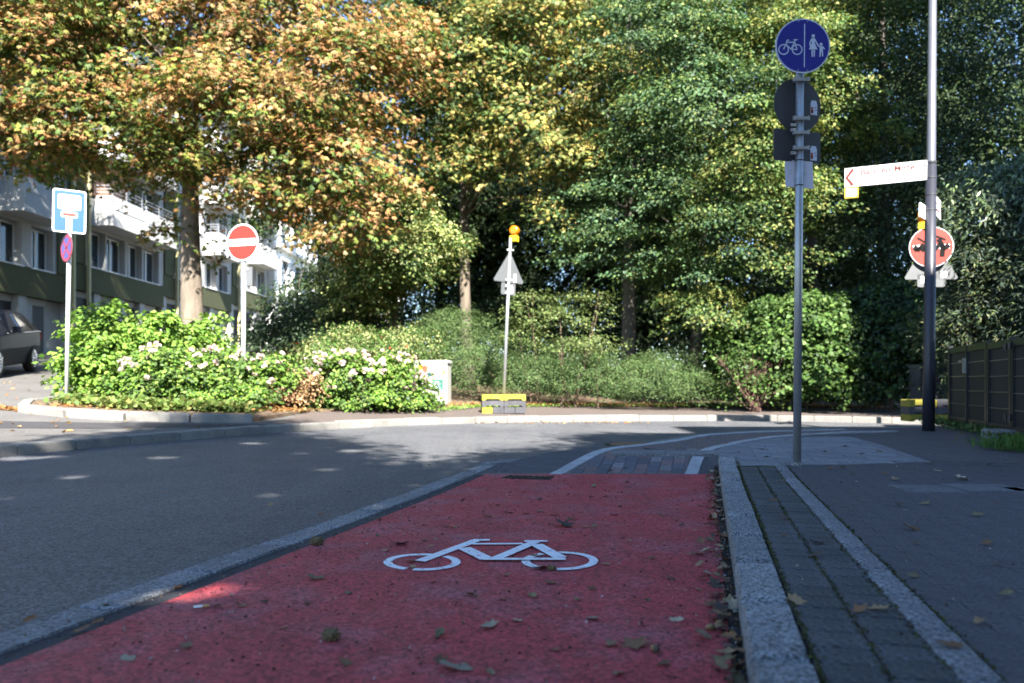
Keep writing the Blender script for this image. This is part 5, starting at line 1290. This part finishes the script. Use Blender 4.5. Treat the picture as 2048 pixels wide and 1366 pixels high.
# ================================================================== FALLEN LEAVES AND SMALL LITTER
def fallen_leaf_mesh(seed, kind):
    rng = random.Random(seed); n = 16; pts = []
    for i in range(n):
        a = 2 * math.pi * i / n
        if kind == 'lobed': r_ = .5 * (1 + .34 * math.cos(5 * a + .3)) * (.75 + .25 * abs(math.sin(a)))
        elif kind == 'oak': r_ = .5 * (1 + .22 * (-1) ** i) * (.62 + .38 * abs(math.cos(a)))
        else: r_ = .5 * (.50 + .50 * abs(math.cos(a)) ** 1.5)
        r_ *= rng.uniform(.86, 1.12); pts.append((r_ * math.cos(a), r_ * math.sin(a)))
    k1, k2, tw_ = rng.uniform(.2, .8), rng.uniform(.2, 1.2), rng.uniform(-.6, .6)
    zf = lambda x, y: .10 + k1 * x * x * .8 + k2 * y * y * 1.4 + tw_ * x * y - .08
    V = [(0, 0, zf(0, 0))]; m_ = [(x * .55, y * .55) for x, y in pts]
    V += [(x, y, zf(x, y) + rng.uniform(-.015, .015)) for x, y in m_] + [(x, y, zf(x, y) + rng.uniform(-.03, .05)) for x, y in pts]
    Fc = [(0, 1 + i, 1 + (i + 1) % n) for i in range(n)] + [(1 + i, 1 + n + i, 1 + n + (i + 1) % n, 1 + (i + 1) % n) for i in range(n)]
    k = len(V); V += [(.48, 0, zf(.48, 0)), (.48, .02, zf(.48, 0)), (.80, .03, .10), (.80, .015, .10)]; Fc.append((k, k + 1, k + 2, k + 3))
    zmin = min(v[2] for v in V)
    me = bpy.data.meshes.new('fallen_leaf'); me.from_pydata([(x, y, z - zmin) for x, y, z in V], [], Fc); me.update()
    me.polygons.foreach_set('use_smooth', np.ones(len(me.polygons), dtype=bool))
    return me
LM = [mat('dry_leaf_' + n_, c, .75, var=.3, scale=5, rnd=.25, bump=.4, bscale=30) for n_, c in
      (('tan', (.25, .165, .085)), ('brown', (.14, .07, .03)), ('dark', (.055, .04, .03)), ('olive', (.15, .12, .055)), ('grey', (.31, .25, .17)), ('orange', (.22, .10, .035)))]
lmesh = {}
for mi, m_ in enumerate(LM):
    for j, kd in enumerate(('lobed', 'oak', 'plain')):
        me = fallen_leaf_mesh(100 + mi * 3 + j, kd); me.materials.append(m_); lmesh[(mi, j)] = me
rl_ = random.Random(77)
def drop(x, y, z, size, label, group, mi=None, j=None, rz=None, tilt=.25):
    mi = rl_.choice((0, 0, 1, 1, 1, 2, 3, 4)) if mi is None else mi; j = rl_.randrange(3) if j is None else j
    o = bpy.data.objects.new('fallen_leaf', lmesh[(mi, j)]); COL.objects.link(o)
    o.scale = (size, size * rl_.uniform(.75, 1.0), size * rl_.uniform(.45, .85))
    o.rotation_euler = (rl_.uniform(-tilt, tilt), rl_.uniform(-tilt, tilt), rl_.uniform(0, 6.28) if rz is None else rz)
    o.location = (x, y, z + .002 + size * .10 * tilt)
    if group:
        cn = ('tan', 'brown', 'blackish', 'olive', 'pale grey', 'orange')[mi]; sn = ('lobed', 'jagged', 'narrow')[j]
        label = '%s %s fallen leaf %s' % (cn, sn, label)
    return tag(o, label, 'leaf', group)
GL = 'leaves scattered on the red lane'; LL = 'lying loose on the red cycle lane'
named = [(800, 1089, .075, 2, 0, 'curled dark leaf left of the painted handlebar'), (823, 1124, .05, 1, 1, 'small brown leaf inside the painted front wheel'), (1083, 1138, .095, 1, 0, 'crumpled brown leaf covering the bottom of the painted rear wheel'),
         (1128, 1052, .115, 2, 1, 'long dark leaf on the lane behind the painted saddle'), (1187, 974, .07, 3, 2, 'upright folded olive leaf near the far end of the red lane'), (978, 1253, .075, 4, 1, 'pale toothed leaf in the middle of the near lane'),
         (880, 1271, .065, 3, 2, 'grey green curled leaf on the near lane left of a pale toothed leaf'), (1186, 1238, .06, 4, 2, 'pale leaf on the near red lane under the rear wheel'), (1272, 1290, .085, 1, 0, 'flat brown leaf near the right of the red lane front'),
         (975, 1034, .06, 3, 2, 'dark green leaf between painted bicycle and the lane end'), (630, 1158, .07, 3, 2, 'narrow brown leaf at left of the painted front wheel'), (912, 1337, .09, 4, 2, 'long pale leaf at the bottom of the picture'),
         (640, 1278, .0, 0, 0, '')]
for px, py, sz, mi, j, lab in named:
    if sz == 0: continue
    p = G(px, py, .009); drop(p.x, p.y, p.z, sz, lab, None, mi, j)
spots = [(895, 1056), (893, 1036), (915, 1055), (868, 1163), (955, 1193), (938, 1190), (1160, 1201), (1060, 1194), (1040, 1243), (885, 1320), (985, 1345), (1240, 1352), (1230, 1290), (690, 1188), (372, 1293), (430, 1215), (480, 1213), (520, 1205), (610, 1208), (760, 1075), (770, 1100), (845, 1085), (855, 1094),
         (1140, 1040), (1190, 1055), (1175, 1055), (1225, 1030), (1260, 1085), (1270, 1032), (1110, 1028), (1150, 1018), (1085, 1025), (1020, 1028), (1060, 1030), (1216, 992), (1190, 996), (1300, 972), (1260, 963), (1310, 1000), (1240, 1012), (1380, 990), (1395, 1012), (1330, 1030), (1365, 1050), (1300, 1120), (1345, 1160), (1210, 1133), (1180, 1177), (1000, 1200),
         (830, 1135), (1070, 1110), (945, 1105), (1005, 1150), (1100, 1165), (560, 1260), (250, 1318), (700, 1330), (1120, 1300), (1350, 1240), (1330, 1330), (1290, 1200), (1400, 1110), (1390, 1180), (820, 1018), (760, 1040), (920, 1000), (980, 980), (1040, 985), (1120, 975), (1140, 990), (1000, 1010), (1080, 1000)]
for px, py in spots:
    px += rl_.uniform(-8, 8); py += rl_.uniform(-3, 3); p = G(px, py, .009)
    u_, v_ = uv(p)
    if -1.70 < v_ < .05: drop(p.x, p.y, p.z, rl_.uniform(.024, .052), LL, GL)
GK = 'leaves gathered in the gutter along the granite kerb'; LK = 'caught in the gap beside the granite kerb'
for i in range(125):
    u_ = 1.5 + 5.0 * (i + rl_.random()) / 125; v_ = .075 - abs(rl_.gauss(0, .045)) + .01
    if rl_.random() < .12: v_ -= rl_.uniform(.03, .10)
    p = lane(u_, v_); big = 1.25 if u_ < 2.6 else 1.0
    drop(p.x, p.y, H(p.x, p.y) + .009 + rl_.uniform(0, .02), rl_.uniform(.028, .056) * big, LK, GK, tilt=.5)
GP = 'leaves scattered on the dark pavement'; LP_ = 'lying loose on the dark pavement'
nm2 = [(1820, 1058, .075, 1, 2, 'curled chestnut brown leaf on the dark pavement right of the pale strip'), (1660, 938, .07, 5, 2, 'reddish brown leaf right of the blue sign pole foot'), (1925, 958, .11, 4, 1, 'pale flat leaf on the pavement near the concrete slabs'),
       (1592, 1203, .055, 0, 1, 'tan leaf on the near kerb edge beside the mossy joint'), (1718, 1222, .05, 1, 0, 'brown lobed leaf standing beside the pale paver strip'), (1757, 1220, .06, 0, 1, 'light tan leaf on the pale paver strip'), (1630, 1112, .06, 2, 2, 'thin dark leaf across the mossy joint'), (1958, 1245, .035, 0, 0, 'small tan leaf on the open pavement at lower right')]
for px, py, sz, mi, j, lab in nm2:
    p = G(px, py, .105); drop(p.x, p.y, p.z, sz, lab, None, mi, j, tilt=.4)
for px, py in [(1566, 1076), (1545, 1006), (1570, 1038), (1640, 1090), (1705, 1020), (1800, 1012), (1830, 1157), (1835, 1090), (1960, 1033), (1990, 1010), (2010, 1193), (1975, 1090), (1850, 1010), (1790, 960), (1770, 950), (1700, 948), (1690, 936), (1800, 925), (1860, 930), (1880, 945), (2000, 945), (1985, 930), (1930, 925), (1760, 905), (1720, 910), (1650, 905), (1640, 884), (1690, 893),
               (1560, 920), (1530, 915), (1500, 925), (1520, 900), (1475, 905), (1445, 888), (1420, 880), (1575, 880), (1350, 893), (1370, 885), (1290, 899), (1250, 917), (1225, 920), (1330, 905), (1270, 945), (1255, 948), (1475, 980), (1560, 965), (1600, 1300), (1900, 1300), (1990, 1130)]:
    p = G(px + rl_.uniform(-5, 5), py + rl_.uniform(-2, 2), .1); z = pz(p.x, p.y) + (.006 if p.y < 12 else 0)
    drop(p.x, p.y, z, rl_.uniform(.03, .065), LP_ if uv(p)[1] > .1 else 'lying on the paved cycle path', GP if uv(p)[1] > .1 else 'leaves on the paved cycle path')
GR_ = 'leaves scattered on the asphalt road'
for px, py in [(212, 1211), (355, 1179), (145, 979), (720, 978), (195, 1245), (640, 1030), (700, 985), (470, 905), (580, 925), (330, 985), (860, 930), (990, 912), (60, 1240), (165, 1260), (300, 1100), (540, 1010)]:
    p = G(px, py, .012); drop(p.x, p.y, p.z, rl_.uniform(.03, .055), 'lying on the shaded asphalt road', GR_, rl_.choice((5, 0, 1)))
# spiky chestnut husks
M_husk = mat('chestnut_husk', (.12, .08, .035), .85, var=.3, scale=30)
hk = bmesh.new(); bmesh.ops.create_icosphere(hk, subdivisions=2, radius=.5)
rh = random.Random(3); base_v = list(hk.verts)
for f in list(hk.faces):
    if rh.random() < .55:
        c = f.calc_center_median(); r_ = bmesh.ops.poke(hk, faces=[f])
        for v in r_['verts']: v.co = c * rh.uniform(1.35, 1.75)
me = bpy.data.meshes.new('chestnut_husk'); hk.to_mesh(me); hk.free(); me.materials.append(M_husk)
for px, py, s_, lab in ((634, 1089, .05, 'spiky chestnut husk on the left edge of the red lane'), (662, 1278, .042, 'dark chestnut husk on the near left of the red lane'), (1104, 1140, .028, 'small brown husk beside the painted rear wheel')):
    p = G(px, py, .01); o = bpy.data.objects.new('chestnut_husk', me); COL.objects.link(o); o.scale = (s_, s_, s_ * .7); o.location = (p.x, p.y, p.z + s_ * .3); tag(o, lab, 'husk')
# acorns by the kerb
def acorn(px, py, lab):
    p = G(px, py, .01); a = thing('acorn', lab, 'acorn', (p.x, p.y, p.z + .008), rl_.uniform(0, 6))
    MB().tube([(0, 0, 0), (.003, 0, 0), (.010, 0, 0), (.018, 0, 0), (.023, 0, 0)], [.006, .009, .0095, .006, .001], 12).build('nut', mat('acorn_nut', (.22, .13, .05), .4), a, smooth=True)
    MB().tube([(-.007, 0, 0), (-.003, 0, 0), (.003, 0, 0)], [.003, .010, .0105], 12).build('cup', mat('acorn_cup', (.14, .10, .06), .9, bump=1, bscale=300), a, smooth=True)
acorn(1425, 1259, 'acorn on the red lane near the kerb, left of a pair'); acorn(1441, 1251, 'acorn nearest the kerb, right of a pair'); acorn(1313, 1304, 'single acorn on the near red lane away from the kerb')
# cigarette end
p = G(402, 1215, .01); cg = thing('cigarette_end', 'cigarette end on the red lane near the gutter slabs', 'cigarette', (p.x, p.y, p.z + .004), .4)
MB().tube([(-.022, 0, 0), (.004, 0, 0)], .004, 10).build('paper', M_swhite, cg); MB().tube([(.0041, 0, 0), (.024, 0, 0)], .0041, 10).build('filter', mat('cork_filter', (.50, .28, .10), .8), cg)
# crumbs, grit and leaf fragments
def grit(name, label, n, seed, fn, s0, s1, pal, m_):
    rng = rg_(seed); pos = np.array([fn(rng) for _ in range(n)]); sz = rng.uniform(s0, s1, n) ** 1.0
    ax = rng.normal(size=(n, 3)); ax[:, 2] *= .35; nn_ = rng.normal(scale=.5, size=(n, 3)) + [0, 0, 1]
    me = leaves_mesh(name, pos, ax, nn_, sz, sz * rng.uniform(.4, .9, n), pick(rng, n, pal), 'rhomb', fold=.4)
    tag(link(name, me, m_), label, 'grit', kind='stuff')
def on_lane(rng):
    u_ = 1.4 + 4.8 * rng.uniform() ** 1.2; v_ = rng.uniform(-1.7, .05); p_ = lane(u_, v_); return (p_.x, p_.y, H(p_.x, p_.y) + .011)
def on_pave(rng):
    u_ = 1.2 + 6.5 * rng.uniform(); v_ = rng.uniform(.1, 3.2); p_ = lane(u_, v_); return (p_.x, p_.y, pz(p_.x, p_.y) + .004)
def in_gut(rng):
    u_ = 1.3 + 5.4 * rng.uniform(); v_ = .10 - abs(rng.normal()) * .04; p_ = lane(u_, v_); return (p_.x, p_.y, H(p_.x, p_.y) + .010)
def by_edge(rng):
    u_ = 1.3 + 5.2 * rng.uniform(); v_ = -1.75 + rng.normal() * .07; p_ = lane(u_, v_); return (p_.x, p_.y, H(p_.x, p_.y) + .013)
CR = [((.05, .035, .025), 3), ((.12, .08, .05), 2), ((.30, .27, .24), 1.2), ((.45, .42, .40), .5)]
grit('lane_grit', 'crumbs of leaf and grit strewn over the red lane', 1700, 101, on_lane, .004, .014, CR, M_matte)
grit('pavement_grit', 'crumbs of leaf and grit strewn over the pavement', 700, 102, on_pave, .004, .014, CR, M_matte)
grit('gutter_grit', 'leaf crumbs collected in the kerb gutter', 1500, 103, in_gut, .006, .022, CR + [((.20, .13, .07), 2)], M_matte)
grit('edge_grit', 'grit along the dark seam between lane and gutter slabs', 500, 104, by_edge, .004, .013, CR, M_matte)
# moss cushions in the paver joints
def moss(rng):
    v_ = (.234, .371, .495, .592)[rng.integers(4)] + rng.normal() * .005; u_ = .95 + 5.2 * rng.uniform(); p_ = lane(u_, v_); return (p_.x, p_.y, pz(p_.x, p_.y) - .002 + rng.uniform(0, .006))
grit('joint_moss', 'green moss growing in the joints beside the kerb', 5200, 105, moss, .005, .014, [((.055, .070, .016), 3), ((.09, .10, .025), 2), ((.04, .035, .02), 2), ((.10, .075, .03), 1)], M_matte)
